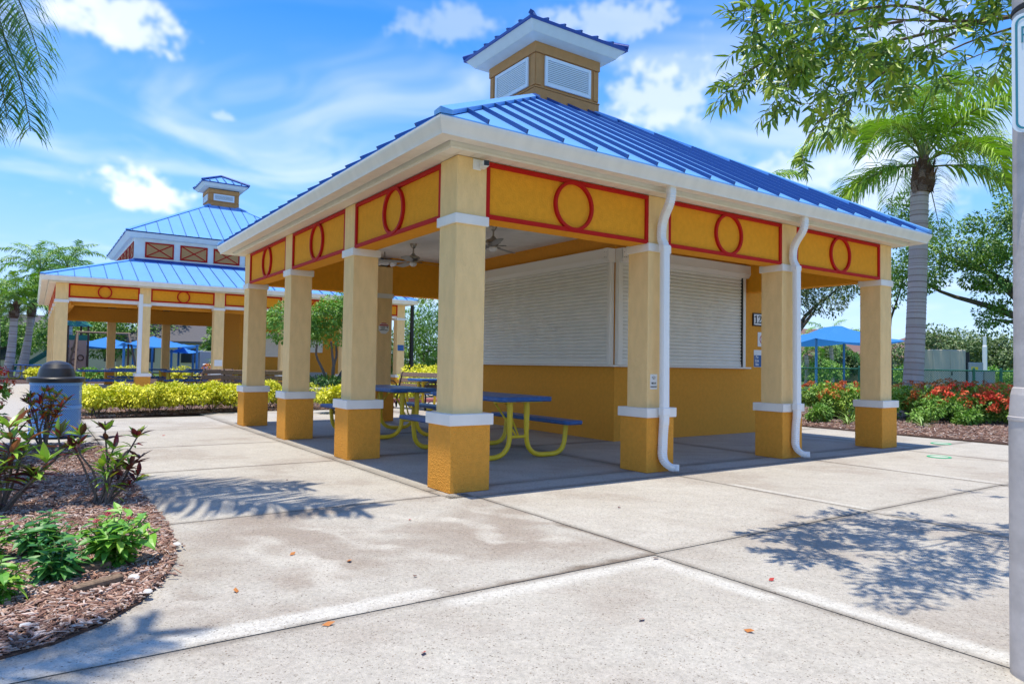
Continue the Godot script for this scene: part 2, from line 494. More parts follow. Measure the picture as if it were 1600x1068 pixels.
func hip_roof(root: Node3D, called: String, h0: float, y0: float, h1: float, y1: float, spacing: float, first: float, seam_h: float, thick: float, visible_sides := [0, 1]) -> void:
	var run := h0 - h1
	var sl := (y1 - y0) / run
	for s in 4:
		var bs := side_basis(s)
		var b := MB.new()
		b.quad(Vector3(-h0, y0, h0), Vector3(h0, y0, h0), Vector3(h1, y1, h1), Vector3(-h1, y1, h1))
		b.quad(Vector3(-h0, y0 - 0.028, h0), Vector3(h0, y0 - 0.028, h0), Vector3(h0, y0, h0), Vector3(-h0, y0, h0))
		b.quad(Vector3(-h1, y1 - 0.03, h1), Vector3(h1, y1 - 0.03, h1), Vector3(h0, y0 - 0.03, h0), Vector3(-h0, y0 - 0.03, h0))
		var pl := part(root, called, b, M.roof, Vector3.ZERO, bs)
		if s in visible_sides:
			var u := first
			while u < h0 - 0.05:
				if absf(u) < h0 - 0.06:
					var he := maxf(h1, absf(u) + 0.05)
					var z0 := h0 + 0.004
					var a := Vector3(u, y0 + seam_h * 0.5, z0); var e := Vector3(u, y0 + (h0 - he) * sl + seam_h * 0.5, he)
					var dir := (e - a)
					var ln := dir.length()
					var fz := dir / ln
					var fx := Vector3(1, 0, 0)
					var fy := fz.cross(fx)
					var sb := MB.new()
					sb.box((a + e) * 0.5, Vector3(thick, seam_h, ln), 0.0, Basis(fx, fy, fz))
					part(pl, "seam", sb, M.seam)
				u += spacing
	for s in 4:
		var b := MB.new()
		var up := seam_h + 0.012
		for w in 2:
			var o := Vector3(-0.10, 0, 0) if w == 0 else Vector3(0, 0, -0.10)
			var r0 := Vector3(h0 + 0.012, y0 + up, h0 + 0.012); var r1 := Vector3(h1, y1 + up, h1)
			var w0 := Vector3(h0, y0 + seam_h + 0.002, h0) + o + (Vector3(0, 0, 0.012) if w == 0 else Vector3(0.012, 0, 0)); var w1 := Vector3(h1, y1 + seam_h + 0.002, h1) + o
			var d := Vector3(0, -seam_h, 0)
			if w == 0:
				b.quad(w0, r0, r1, w1); b.quad(w0 + d, w0, w1, w1 + d); b.quad(w0 + d, r0 + d * 1.35, r0, w0)
			else:
				b.quad(r0, w0, w1, r1); b.quad(w0, w0 + d, w1 + d, w1); b.quad(r0 + d * 1.35, w0 + d, w0, r0)
		part(root, "hip_cap", b, M.roof, Vector3.ZERO, side_basis(s))

func column(root: Node3D, at: Vector3, hcap: float, htop: float) -> MeshInstance3D:
	var b := MB.new()
	b.box(Vector3(0, (0.69 + htop) * 0.5, 0), Vector3(0.3154, htop - 0.69, 0.3154), 0.006)
	var sh := part(root, "column", b, M.cream, at)
	b = MB.new()
	b.box(Vector3(0, 0.30, 0), Vector3(0.42, 0.60, 0.42), 0.008)
	part(sh, "pedestal", b, M.orange)
	b = MB.new()
	b.box(Vector3(0, 0.648, 0), Vector3(0.4618, 0.104, 0.4618), 0.005)
	part(sh, "pedestal_band", b, M.white)
	b = MB.new()
	b.box(Vector3(0, hcap - 0.0445, 0), Vector3(0.358, 0.089, 0.358), 0.004)
	part(sh, "capital", b, M.white)
	return sh

func ring_mesh(r: float, w: float, d: float) -> MB:
	var b := MB.new()
	var prof := [Vector2(r - w, 0), Vector2(r - w, d), Vector2(r, d), Vector2(r, 0)]
	var n := 48
	for k in n:
		var a0 := TAU * k / n; var a1 := TAU * (k + 1) / n
		for i in 3:
			var p: Vector2 = prof[i]; var q: Vector2 = prof[i + 1]
			b.quad(Vector3(cos(a0) * p.x, sin(a0) * p.x, p.y), Vector3(cos(a0) * q.x, sin(a0) * q.x, q.y), Vector3(cos(a1) * q.x, sin(a1) * q.x, q.y), Vector3(cos(a1) * p.x, sin(a1) * p.x, p.y))
	return b

# a bay of the frieze, centred at x in the frame of its side
func frieze(root: Node3D, s: int, h: float, x: float, w: float, yb: float, yt: float, ytop: float, decorated: bool) -> void:
	var bs := side_basis(s)
	var face := h - 0.0523 - 0.028
	var b := MB.new()
	b.box(Vector3(x, (yb + ytop) * 0.5, face - 0.12), Vector3(w, ytop - yb, 0.24))
	var fr := part(root, "frieze_beam", b, M.panel, Vector3.ZERO, bs)
	if not decorated: return
	var t := 0.042; var d := 0.026
	for q in [[Vector3(x, yb + t * 0.5, face + d * 0.5), Vector3(w, t, d)], [Vector3(x, yt - t * 0.5, face + d * 0.5), Vector3(w, t, d)],
			[Vector3(x - w * 0.5 + t * 0.5, (yb + yt) * 0.5, face + d * 0.5), Vector3(t, yt - yb - 2 * t, d)], [Vector3(x + w * 0.5 - t * 0.5, (yb + yt) * 0.5, face + d * 0.5), Vector3(t, yt - yb - 2 * t, d)]]:
		b = MB.new()
		b.box(q[0], q[1], 0.003)
		part(fr, "frame_rail", b, M.red)
	part(fr, "ring", ring_mesh((yt - yb) * 0.5 - 0.012, 0.032, 0.034), M.red, Vector3(x, (yb + yt) * 0.5, face))

func eaves(root: Node3D, h: float, y: float) -> void:   # y = underside of the soffit
	for s in 4:
		var bs := side_basis(s)
		part(root, "gutter", strip(h, [Vector2(0.30, y + 0.165), Vector2(0.335, y + 0.172), Vector2(0.352, y + 0.168), Vector2(0.352, y + 0.150), Vector2(0.345, y + 0.128), Vector2(0.330, y + 0.098), Vector2(0.316, y + 0.072), Vector2(0.307, y + 0.05), Vector2(0.304, y + 0.034), Vector2(0.14, y + 0.050)]), M.gutter, Vector3.ZERO, bs)
		part(root, "fascia_board", strip(h, [Vector2(0.145, y + 0.072), Vector2(0.125, y + 0.072), Vector2(0.105, y)]), M.gutter, Vector3.ZERO, bs)
		if s < 2:
			# soffit boards with open joints
			var b := MB.new()
			var x := -h - 0.11 if s == 0 else -h - 0.02
			var xe := h + 0.11 if s == 0 else h - 0.1
			while x < xe - 0.01:
				var x1 := minf(x + 0.148, xe)
				b.quad(Vector3(x, y + 0.006, -0.1 + h), Vector3(x1 - 0.006, y + 0.006, -0.1 + h), Vector3(x1 - 0.006, y + 0.006, h + 0.11), Vector3(x, y + 0.006, h + 0.11))
				x = x1
			b.quad(Vector3(-h - 0.1, y + 0.014, -0.1 + h), Vector3(h + 0.1, y + 0.014, -0.1 + h), Vector3(h + 0.1, y + 0.014, h + 0.12), Vector3(-h - 0.1, y + 0.014, h + 0.12))
			part(root, "soffit", b, M.soffit, Vector3.ZERO, bs)
		else:
			part(root, "soffit", strip(h, [Vector2(0.11, y + 0.008), Vector2(-0.15, y + 0.008)]), M.soffit, Vector3.ZERO, bs)

func cupola(root: Node3D, hb: float, y0: float, y1: float, he: float, ye: float, nslat: int, pitch: float, seam: bool) -> void:
	var b := MB.new()
	b.box(Vector3(0, (y0 - 0.4 + y1) * 0.5, 0), Vector3(hb * 2 - 0.03, y1 - y0 + 0.4, hb * 2 - 0.03))
	var cu := part(root, "cupola", b, M.cupola)
	b = MB.new()
	b.box(Vector3(0, y0 - 0.14, 0), Vector3(hb * 2 + 0.012, 0.58, hb * 2 + 0.012), 0.004)
	part(cu, "base_trim", b, M.cupola)
	b = MB.new()
	b.box(Vector3(0, y0 + 0.165, 0), Vector3(hb * 2 + 0.03, 0.022, hb * 2 + 0.03), 0.004)
	part(cu, "base_trim", b, M.cupola)
	b = MB.new()
	b.box(Vector3(0, y1 - 0.07, 0), Vector3(hb * 2 + 0.03, 0.16, hb * 2 + 0.03), 0.004)
	part(cu, "frieze_band", b, M.cupola)
	var yl0 := y0 + 0.20; var yl1 := y1 - 0.165
	for s in 4:
		var bs := side_basis(s)
		for sx in [-1, 1]:
			b = MB.new()
			b.box(Vector3(sx * (hb - 0.06), (yl0 + yl1) * 0.5, hb - 0.008), Vector3(0.10, yl1 - yl0, 0.02))
			part(cu, "corner_board", b, M.cupola, Vector3.ZERO, bs)
		if s > 1: continue
		var w := hb * 2 - 0.36
		b = MB.new()
		var f := 0.055; var ym := (yl0 + yl1) * 0.5; var hh := yl1 - yl0 - 0.02
		b.box(Vector3(0, ym + hh * 0.5 - f * 0.5, hb + 0.004), Vector3(w, f, 0.03), 0.003)
		b.box(Vector3(0, ym - hh * 0.5 + f * 0.5, hb + 0.004), Vector3(w, f, 0.03), 0.003)
		for sx in [-1, 1]:
			b.box(Vector3(sx * (w - f) * 0.5, ym, hb + 0.004), Vector3(f, hh - 2 * f, 0.03), 0.003)
		part(cu, "louvre_frame", b, M.louvre, Vector3.ZERO, bs)
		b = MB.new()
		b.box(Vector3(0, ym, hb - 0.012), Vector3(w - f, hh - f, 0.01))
		part(cu, "louvre_backing", b, M.dark, Vector3.ZERO, bs)  # near-black sheet paints the shade seen in the gaps between slats
		var sp := (hh - 2 * f) / nslat
		for k in nslat:
			b = MB.new()
			b.box(Vector3(0, ym - hh * 0.5 + f + sp * (k + 0.5), hb + 0.001), Vector3(w - 2 * f, sp * 0.66, 0.006), 0.0, Basis(Vector3.RIGHT, 0.35))
			part(cu, "louvre_slat", b, M.louvre, Vector3.ZERO, bs)
	var ro := MB.new()
	var ya := ye + he * pitch
	for s in 4:
		var bs := side_basis(s)
		ro.quad(bs * Vector3(-he, ye, he), bs * Vector3(he, ye, he), bs * Vector3(0, ya, 0), bs * Vector3(0, ya, 0.001))
	var rf := part(root, "cupola_roof", ro, M.roof)
	for s in 4:
		var bs := side_basis(s)
		part(rf, "fascia_board", strip(hb, [Vector2(he - hb - 0.012, ye - 0.02), Vector2(he - hb - 0.135, ye - 0.155)]), M.white, Vector3.ZERO, bs)
		b = MB.new()
		b.quad(Vector3(-he + 0.13, ye - 0.155, he - 0.13), Vector3(-hb, ye - 0.19, hb), Vector3(hb, ye - 0.19, hb), Vector3(he - 0.13, ye - 0.155, he - 0.13))
		part(rf, "soffit", b, M.white, Vector3.ZERO, bs)
		part(rf, "drip_edge", strip(hb, [Vector2(he - hb, ye + 0.004), Vector2(he - hb + 0.006, ye + 0.002), Vector2(he - hb + 0.006, ye - 0.038), Vector2(he - hb - 0.02, ye - 0.038)]), M.roofdark, Vector3.ZERO, bs)
		if s < 2 and seam:
			for u in [-0.66, -0.33, 0.0, 0.33, 0.66]:
				var uu: float = u * he / 0.98
				var e := Vector3(uu, ye + (he - maxf(absf(uu), 0.02)) * pitch, maxf(absf(uu), 0.02)); var a := Vector3(uu, ye + 0.02, he)
				var dir := e - a
				var fz := dir.normalized()
				var sb := MB.new()
				sb.box((a + e) * 0.5, Vector3(0.03, 0.045, dir.length()), 0.0, Basis(Vector3.RIGHT, fz.cross(Vector3.RIGHT), fz))
				part(rf, "seam", sb, M.seam, Vector3.ZERO, bs)
	for s in 4:
		b = MB.new()
		b.tube([Vector3(he + 0.012, ye + 0.028, he + 0.012), Vector3(0, ya + 0.028, 0)], [0.045, 0.045], 4)
		part(rf, "hip_cap", b, M.roofdark, Vector3.ZERO, side_basis(s))

func downspout(root: Node3D, x: float, h: float, y: float) -> void:
	# x = where it runs down the column face, h = outer plane of the pedestals
	var f := h - 0.0523
	var pts := []
	var ctrl := [Vector3(x - 0.095, y + 0.06, h + 0.235), Vector3(x - 0.095, y - 0.06, h + 0.235), Vector3(x - 0.085, y - 0.14, h + 0.20), Vector3(x - 0.035, y - 0.22, h + 0.10), Vector3(x - 0.005, y - 0.30, h + 0.032),
		Vector3(x, y - 0.38, h + 0.014), Vector3(x - 0.004, y - 0.48, h + 0.02), Vector3(x, y - 0.56, h + 0.058), Vector3(x, y - 0.64, h + 0.064), Vector3(x, 0.72, h + 0.075), Vector3(x, 0.56, h + 0.077), Vector3(x + 0.004, 0.50, h + 0.066), Vector3(x + 0.012, 0.40, h + 0.05), Vector3(x + 0.006, 0.27, h + 0.05),
		Vector3(x + 0.004, 0.19, h + 0.052), Vector3(x + 0.022, 0.12, h + 0.068), Vector3(x + 0.06, 0.075, h + 0.10), Vector3(x + 0.10, 0.055, h + 0.13)]
	var cv := Curve3D.new()
	for i in ctrl.size():
		var t: Vector3 = (ctrl[mini(i + 1, ctrl.size() - 1)] - ctrl[maxi(i - 1, 0)]) / 6.0
		if i == 8 or i == 9: t = t.normalized() * 0.03
		cv.add_point(ctrl[i], -t, t)
	cv.bake_interval = 0.01
	var L := cv.get_baked_length()
	var n := int(L / 0.012)
	var b := MB.new()
	var prev := []
	var w := 0.050; var dd := 0.036
	for i in n + 1:
		var o := L * i / n
		var p := cv.sample_baked(o); var q := cv.sample_baked(minf(o + 0.01, L)); var p0 := cv.sample_baked(maxf(o - 0.01, 0))
		var t := (q - p0).normalized()
		var sx := Vector3(1, 0, 0)
		if p.y < 0.2: sx = Vector3(1, 0, -0.6 * clampf((0.2 - p.y) * 8.0, 0, 1)).normalized()
		sx = (sx - t * sx.dot(t)).normalized()
		var sz := t.cross(sx)
		# crimped elbows
		var curved := (p.y > y - 0.58 and p.y < y - 0.02) or p.y < 0.52
		var cr := 0.0035 * (1.0 if i % 2 == 0 else -0.2) if curved else 0.0
		var ring := []
		for k in 12:
			var an := TAU * (k + 0.5) / 12
			var cx := cos(an); var cz := sin(an)
			var e := pow(pow(absf(cx), 5.0) + pow(absf(cz), 5.0), -0.2)
			ring.append(p + sx * cx * e * (w - cr) + sz * cz * e * (dd - cr))
		if prev.size():
			for k in 12:
				var m := (k + 1) % 12
				b.quad(prev[k], prev[m], ring[m], ring[k])
		prev = ring
	var ds := part(root, "downspout", b, M.pipe)
	for yy in [0.665]:
		b = MB.new()
		b.box(Vector3(x, yy, h + 0.077), Vector3(0.108, 0.09, 0.080), 0.008)
		part(ds, "coupling", b, M.pipe)
	b = MB.new()
	b.box(Vector3(x, y - 0.585, h + 0.06), Vector3(0.112, 0.07, 0.082), 0.008)
	part(ds, "coupling", b, M.pipe)
	b = MB.new()
	b.box(Vector3(x + 0.10, 0.058, h + 0.13), Vector3(0.03, 0.075, 0.11), 0.006, Basis(Vector3.UP, 0.65) * Basis(Vector3.BACK, -0.3))
	part(ds, "outlet_lip", b, M.pipe)

func roller_shutter(root: Node3D, at: Vector3, turn: float, w: float, y0: float, y1: float, box_l: float, box_r: float, rail_right: bool, nslat: int) -> void:
	# local frame: along +x from 0 to w, outward +z
	var bs := Basis(Vector3.UP, turn)
	var b := MB.new()
	# hood with a rolled lower front edge
	var hw := w + box_l + box_r
	var pr := [Vector2(0.0, 0.215), Vector2(0.15, 0.215), Vector2(0.155, 0.21), Vector2(0.155, 0.06), Vector2(0.115, 0.0), Vector2(0.0, 0.0)]
	for i in pr.size():
		var p: Vector2 = pr[i]; var q: Vector2 = pr[(i + 1) % pr.size()]
		b.quad(Vector3(-box_l, y1 + q.y, q.x), Vector3(w + box_r, y1 + q.y, q.x), Vector3(w + box_r, y1 + p.y, p.x), Vector3(-box_l, y1 + p.y, p.x))
	for e in [-box_l, w + box_r]:
		for i in range(1, pr.size() - 1):
			b.tri(Vector3(e, y1 + pr[0].y, pr[0].x), Vector3(e, y1 + pr[i].y, pr[i].x), Vector3(e, y1 + pr[i + 1].y, pr[i + 1].x))
	var sh := part(root, "roller_shutter", b, M.shutterbox, at, bs)
	b = MB.new()
	b.box(Vector3((w + box_r - box_l) * 0.5, y1 + 0.075, 0.158), Vector3(hw, 0.012, 0.008), 0.003)
	part(sh, "hood_trim", b, M.shutterbox)
	var sp := (y1 + 0.02 - y0 - 0.05) / nslat
	var sm := MB.new()
	# one curved slat with a hinge groove
	var pf := [Vector2(0.0, 0.030), Vector2(0.05, 0.045), Vector2(0.25, 0.054), Vector2(0.5, 0.056), Vector2(0.75, 0.052), Vector2(0.90, 0.042), Vector2(0.93, 0.030), Vector2(1.0, 0.030)]
	for i in pf.size() - 1:
		var p: Vector2 = pf[i]; var q: Vector2 = pf[i + 1]
		sm.quad(Vector3(0, p.x * sp, p.y), Vector3(w, p.x * sp, p.y), Vector3(w, q.x * sp, q.y), Vector3(0, q.x * sp, q.y))
	var mesh := sm.mesh()
	for k in nslat:
		part(sh, "slat", mesh, M.shutter, Vector3(0, y0 + 0.05 + k * sp, 0))
	b = MB.new()
	b.box(Vector3(w * 0.5, y0 + 0.027, 0.046), Vector3(w, 0.052, 0.03), 0.006)
	part(sh, "bottom_bar", b, M.shutterbox)
	for e in [[-0.02, 0.09], [w + 0.02, 0.075]]:
		b = MB.new()
		b.box(Vector3(e[0], (y0 + y1) * 0.5, 0.045), Vector3(e[1], y1 - y0, 0.085), 0.006)
		part(sh, "guide_rail", b, M.shutterbox)
	if rail_right:
		b = MB.new()
		b.box(Vector3(w - 0.028, (y0 + y1) * 0.5 , 0.060), Vector3(0.012, y1 - y0, 0.05))
		part(sh, "guide_brush", b, M.dark)

func corner_plate(root: Node3D, at: Vector3, turn: float, flip: float) -> void:
	var bs := Basis(Vector3.UP, turn)
	var b := MB.new()
	var p := PackedVector2Array()
	for q in [[0.0, 0.0], [0.06, 0.0], [0.09, 0.03], [0.10, 0.06], [0.10, 0.215], [0.0, 0.215]]:
		p.append(Vector2(q[0] * flip, q[1]))
	for i in range(1, p.size() - 1):
		b.tri(Vector3(p[0].x, p[0].y, 0.162), Vector3(p[i].x, p[i].y, 0.162), Vector3(p[i + 1].x, p[i + 1].y, 0.162))
	for i in p.size():
		var a := p[i]; var c := p[(i + 1) % p.size()]
		b.quad(Vector3(a.x, a.y, 0.150), Vector3(c.x, c.y, 0.150), Vector3(c.x, c.y, 0.162), Vector3(a.x, a.y, 0.162))
	var pl := part(root, "corner_plate", b, M.shutterbox, at, bs)
	for q in [[0.03, 0.07], [0.03, 0.15], [0.07, 0.08], [0.07, 0.16]]:
		b = MB.new()
		b.lathe([Vector2(0.0045, 0), Vector2(0.004, 0.004), Vector2(0.0, 0.005)], 8)
		part(pl, "bolt", b, M.bolt, Vector3(q[0] * flip, q[1], 0.162), Basis(Vector3.RIGHT, PI / 2))

func near_pavilion() -> void:
	var C := Vector3(3.858, 0, -3.858)
	var H := 3.858; var S := 2.432; var Y := 3.035
	var root := thing("picnic_pavilion", "near picnic pavilion with blue metal roof, louvred cupola and white shuttered kiosk", "pavilion", C)
	for i in 4:
		for j in 4:
			if i in [1, 2] and j in [1, 2]: continue
			var x := -H + 0.21 + i * S; var z := H - 0.21 - j * S
			if i == 3 and j > 0 or j == 3 and i > 1: continue
			column(root, Vector3(x, 0, z), 2.507, Y + 0.004)
	for s in 4:
		for k in 3:
			frieze(root, s, H, -H + 0.21 + (k + 0.5) * S, S - 0.3154, 2.500, 3.030, 3.24, s < 2)
	var b := MB.new()
	b.box(Vector3(0, 3.245, 0), Vector3(2 * H - 0.3, 0.02, 2 * H - 0.3))
	part(root, "ceiling", b, M.ceiling)
	eaves(root, H, Y)
	hip_roof(root, "roof_slope", H + 0.335, 3.222, 0.63, 5.30, 0.4145, -4.165 + 0.022, 0.040, 0.016)
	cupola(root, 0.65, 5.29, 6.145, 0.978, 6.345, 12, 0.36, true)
	downspout(root, 2.615 - C.x, H, Y)
	downspout(root, 5.052 - C.x, H, Y)
	# kiosk
	var kx := 4.296 - C.x; var kz := -2.53 - C.z; var kr := 8.0 - C.x; var kb := -7.60 - C.z
	for q in [[Vector3(kx + 0.06, 1.62, (kz + kb) * 0.5), Vector3(0.12, 3.24, kz - kb)], [Vector3((kx + 0.12 + kr) * 0.5, 1.62, kz - 0.06), Vector3(kr - kx - 0.12, 3.24, 0.12)],
			[Vector3(kr - 0.06, 1.62, (kz - 0.12 + kb) * 0.5), Vector3(0.12, 3.24, kz - 0.12 - kb)], [Vector3((kx + 0.12 + kr - 0.12) * 0.5, 1.62, kb + 0.06), Vector3(kr - kx - 0.24, 3.24, 0.12)]]:
		b = MB.new()
		b.box(q[0], q[1])
		part(root, "kiosk_wall", b, M.wallorange)
	# the left face carries one shutter, the front face another; they meet at the corner
	roller_shutter(root, Vector3(kx - 0.002, 0, kb + 0.35), -PI / 2, kz - kb - 0.42, 1.17, 2.742, 0.06, 0.07, false, 27)
	roller_shutter(root, Vector3(kx + 0.06, 0, kz + 0.002), 0.0, 7.30 - 4.356, 1.17, 2.742, 0.06, 0.30, true, 27)
	corner_plate(root, Vector3(kx - 0.002, 2.742, kz), -PI / 2, -1.0)
	corner_plate(root, Vector3(kx, 2.742, kz + 0.002), 0.0, 1.0)
	b = MB.new()
	b.box(Vector3(kx - 0.045, 1.155, (kz + kb) * 0.5 + 0.05), Vector3(0.13, 0.028, kz - kb + 0.1), 0.006)
	part(root, "counter_ledge", b, M.gutter)
	b = MB.new()
	b.box(Vector3((kx + 0.02 + 7.49 - C.x) * 0.5, 1.155, kz + 0.05), Vector3(7.49 - 4.316, 0.028, 0.12), 0.006)
	part(root, "counter_ledge", b, M.gutter)

func far_pavilion() -> void:
	var C := Vector3(3.05, 0, -24.508)
	var H := 5.60 + 0.0523; var S := 2.178; var Y := 3.035 + 0.305
	var root := thing("picnic_pavilion", "far larger pavilion with two-tier blue metal roof, red X clerestory panels and small cupola", "pavilion", C)
	for i in 6:
		for j in 6:
			if i > 0 and i < 5 and j > 0 and j < 5: continue
			column(root, Vector3(-H + 0.21 + i * S, 0, H - 0.21 - j * S), 2.856, Y + 0.004)
	for s in 4:
		for k in 5:
			frieze(root, s, H, -H + 0.21 + (k + 0.5) * S, S - 0.3154, 2.93, 3.335, 3.55, s < 2)
		if true:
			var b0 := MB.new()
			b0.box(Vector3(0, 2.875, H - 0.2), Vector3(2 * H - 0.4, 0.10, 0.20))
			part(root, "tie_beam", b0, M.white, Vector3.ZERO, side_basis(s))
	var b := MB.new()
	b.box(Vector3(0, 3.56, 0), Vector3(2 * H - 0.3, 0.02, 2 * H - 0.3))
	part(root, "ceiling", b, M.ceiling)
	# inner ring of dark orange drop beams
	for s in 4:
		b = MB.new()
		b.box(Vector3(0, 3.02, H - 0.50), Vector3(2 * H - 1.0, 0.6, 0.10))
		part(root, "inner_beam", b, M.wallorange, Vector3.ZERO, side_basis(s))
	eaves(root, H, Y)
	hip_roof(root, "roof_slope", H + 0.335, Y + 0.185, 3.40, 4.47, 0.41, -5.98, 0.03, 0.014)
	b = MB.new()
	b.box(Vector3(0, 4.75, 0), Vector3(6.78, 1.0, 6.78))
	var cw := part(root, "clerestory_wall", b, M.white)
	b = MB.new()
	for s in 4:
		var bs := side_basis(s)
		b.quad(bs * Vector3(-3.5, 4.44, 3.5), bs * Vector3(3.5, 4.44, 3.5), bs * Vector3(3.40, 4.53, 3.40), bs * Vector3(-3.40, 4.53, 3.40))
	part(root, "flashing", b, M.roofdark)
	for s in 2:
		for k in 6:
			var x := -3.39 + 0.325 + 0.445 + k * 1.09
			var bs := side_basis(s)
			if x > 3.2: continue
			b = MB.new()
			b.box(Vector3(x, 4.85, 3.392), Vector3(0.89, 0.52, 0.02))
			var pn := part(cw, "clerestory_panel", b, M.cupola, Vector3.ZERO, bs)
			b = MB.new()
			for e in [[Vector3(x, 5.09, 3.405), Vector3(0.89, 0.045, 0.02), 0.0], [Vector3(x, 4.61, 3.405), Vector3(0.89, 0.045, 0.02), 0.0], [Vector3(x - 0.4225, 4.85, 3.405), Vector3(0.045, 0.43, 0.02), 0.0], [Vector3(x + 0.4225, 4.85, 3.405), Vector3(0.045, 0.43, 0.02), 0.0],
					[Vector3(x, 4.85, 3.406), Vector3(0.035, 0.92, 0.012), 1.06], [Vector3(x, 4.85, 3.408), Vector3(0.035, 0.92, 0.012), -1.06]]:
				b.box(e[0], e[1], 0.0, Basis(Vector3.BACK, e[2]))
			part(cw, "cross_frame", b, M.red, Vector3.ZERO, bs)
	# upper roof
	for s in 4:
		var bs := side_basis(s)
		part(root, "upper_fascia", strip(3.39, [Vector2(0.27, 5.385), Vector2(0.13, 5.24)]), M.white, Vector3.ZERO, bs)
		part(root, "upper_soffit", strip(3.39, [Vector2(0.13, 5.24), Vector2(-0.1, 5.215)]), M.white, Vector3.ZERO, bs)
		part(root, "drip_edge", strip(3.39, [Vector2(0.285, 5.42), Vector2(0.285, 5.382), Vector2(0.26, 5.382)]), M.roofdark, Vector3.ZERO, bs)
	hip_roof(root, "upper_roof_slope", 3.675, 5.418, 0.56, 7.26, 0.41, -3.89, 0.03, 0.014)
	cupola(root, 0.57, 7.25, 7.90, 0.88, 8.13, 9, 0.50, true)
	b = MB.new()
	b.box(Vector3(0, 1.6, 0), Vector3(0.01, 0.01, 0.01))
	# kiosk room in the right-hand bays
	b = MB.new()
	b.box(Vector3(2.2, 1.6, 0.8), Vector3(4.0, 3.2, 4.2))
	var room := part(root, "kiosk_wall", b, M.wallorange)
	for q in [[Vector3(1.3, 1.75, 2.91), Vector3(0.9, 0.9, 0.03), M.shutter], [Vector3(3.05, 1.75, 2.91), Vector3(0.6, 0.5, 0.03), M.plainwhite], [Vector3(3.1, 0.5, 2.91), Vector3(0.9, 0.45, 0.04), M.cabinetgrey]]:
		b = MB.new()
		b.box(q[0], q[1], 0.008)
		part(room, "wall_panel", b, q[2])
	b = MB.new()
	b.box(Vector3(-3.38, 1.9, H - 0.07), Vector3(0.112, 2.5, 0.08), 0.01)
	part(root, "downspout", b, M.pipe)
# ---------------------------------------------------------------- ground
var gn1 := FastNoiseLite.new()
var gn2 := FastNoiseLite.new()
var gn3 := FastNoiseLite.new()

func concrete_color(x: float, z: float, r: Rect2, tone: float, strips: Array) -> Color:
	var c := Vector3(0.66, 0.63, 0.585) * tone
	var n := gn1.get_noise_2d(x * 0.9, z * 0.9)
	var n2 := gn2.get_noise_2d(x * 2.2, z * 2.2)
	var n3 := gn3.get_noise_2d(x * 9.0, z * 9.0)
	# damp brown blotches, pale scoured traces, fine mottling
	var brown := smoothstep(-0.08, 0.45, n + n2 * 0.5)
	c = c.lerp(Vector3(0.475, 0.415, 0.365) * tone, brown * (0.75 if streaks_on else 0.5))
	var pale := smoothstep(0.05, 0.4, n2 - n * 0.5)
	c = c.lerp(Vector3(0.74, 0.72, 0.68) * tone, pale * 0.45)
	c *= 1.0 + n3 * 0.13
	# grime that gathers along the slab edges, broken up
	var ed := minf(minf(x - r.position.x, r.end.x - x), minf(z - r.position.y, r.end.y - z))
	c = c.lerp(Vector3(0.22, 0.185, 0.15), (1.0 - smoothstep(0.0, 0.035, ed)) * (0.35 + 0.4 * clampf(n2 + 0.5, 0, 1)))
	for s in strips:   # smooth trowelled margins: [axis, centre, half width, from, to]
		var along := x if s[0] == 0 else z
		var off := z if s[0] == 0 else x
		var wob := n2 * 0.014
		var k := 1.0 - smoothstep(s[2] - 0.012, s[2] + 0.012, absf(off - s[1] + wob))
		k *= smoothstep(s[3] - 0.05, s[3] + 0.05, along) * (1.0 - smoothstep(s[4] - 0.05, s[4] + 0.05, along))
		c = c.lerp(Vector3(0.82, 0.81, 0.78), k * clampf(0.92 + n3 * 0.5, 0, 1))
	return Color(c.x, c.y, c.z)

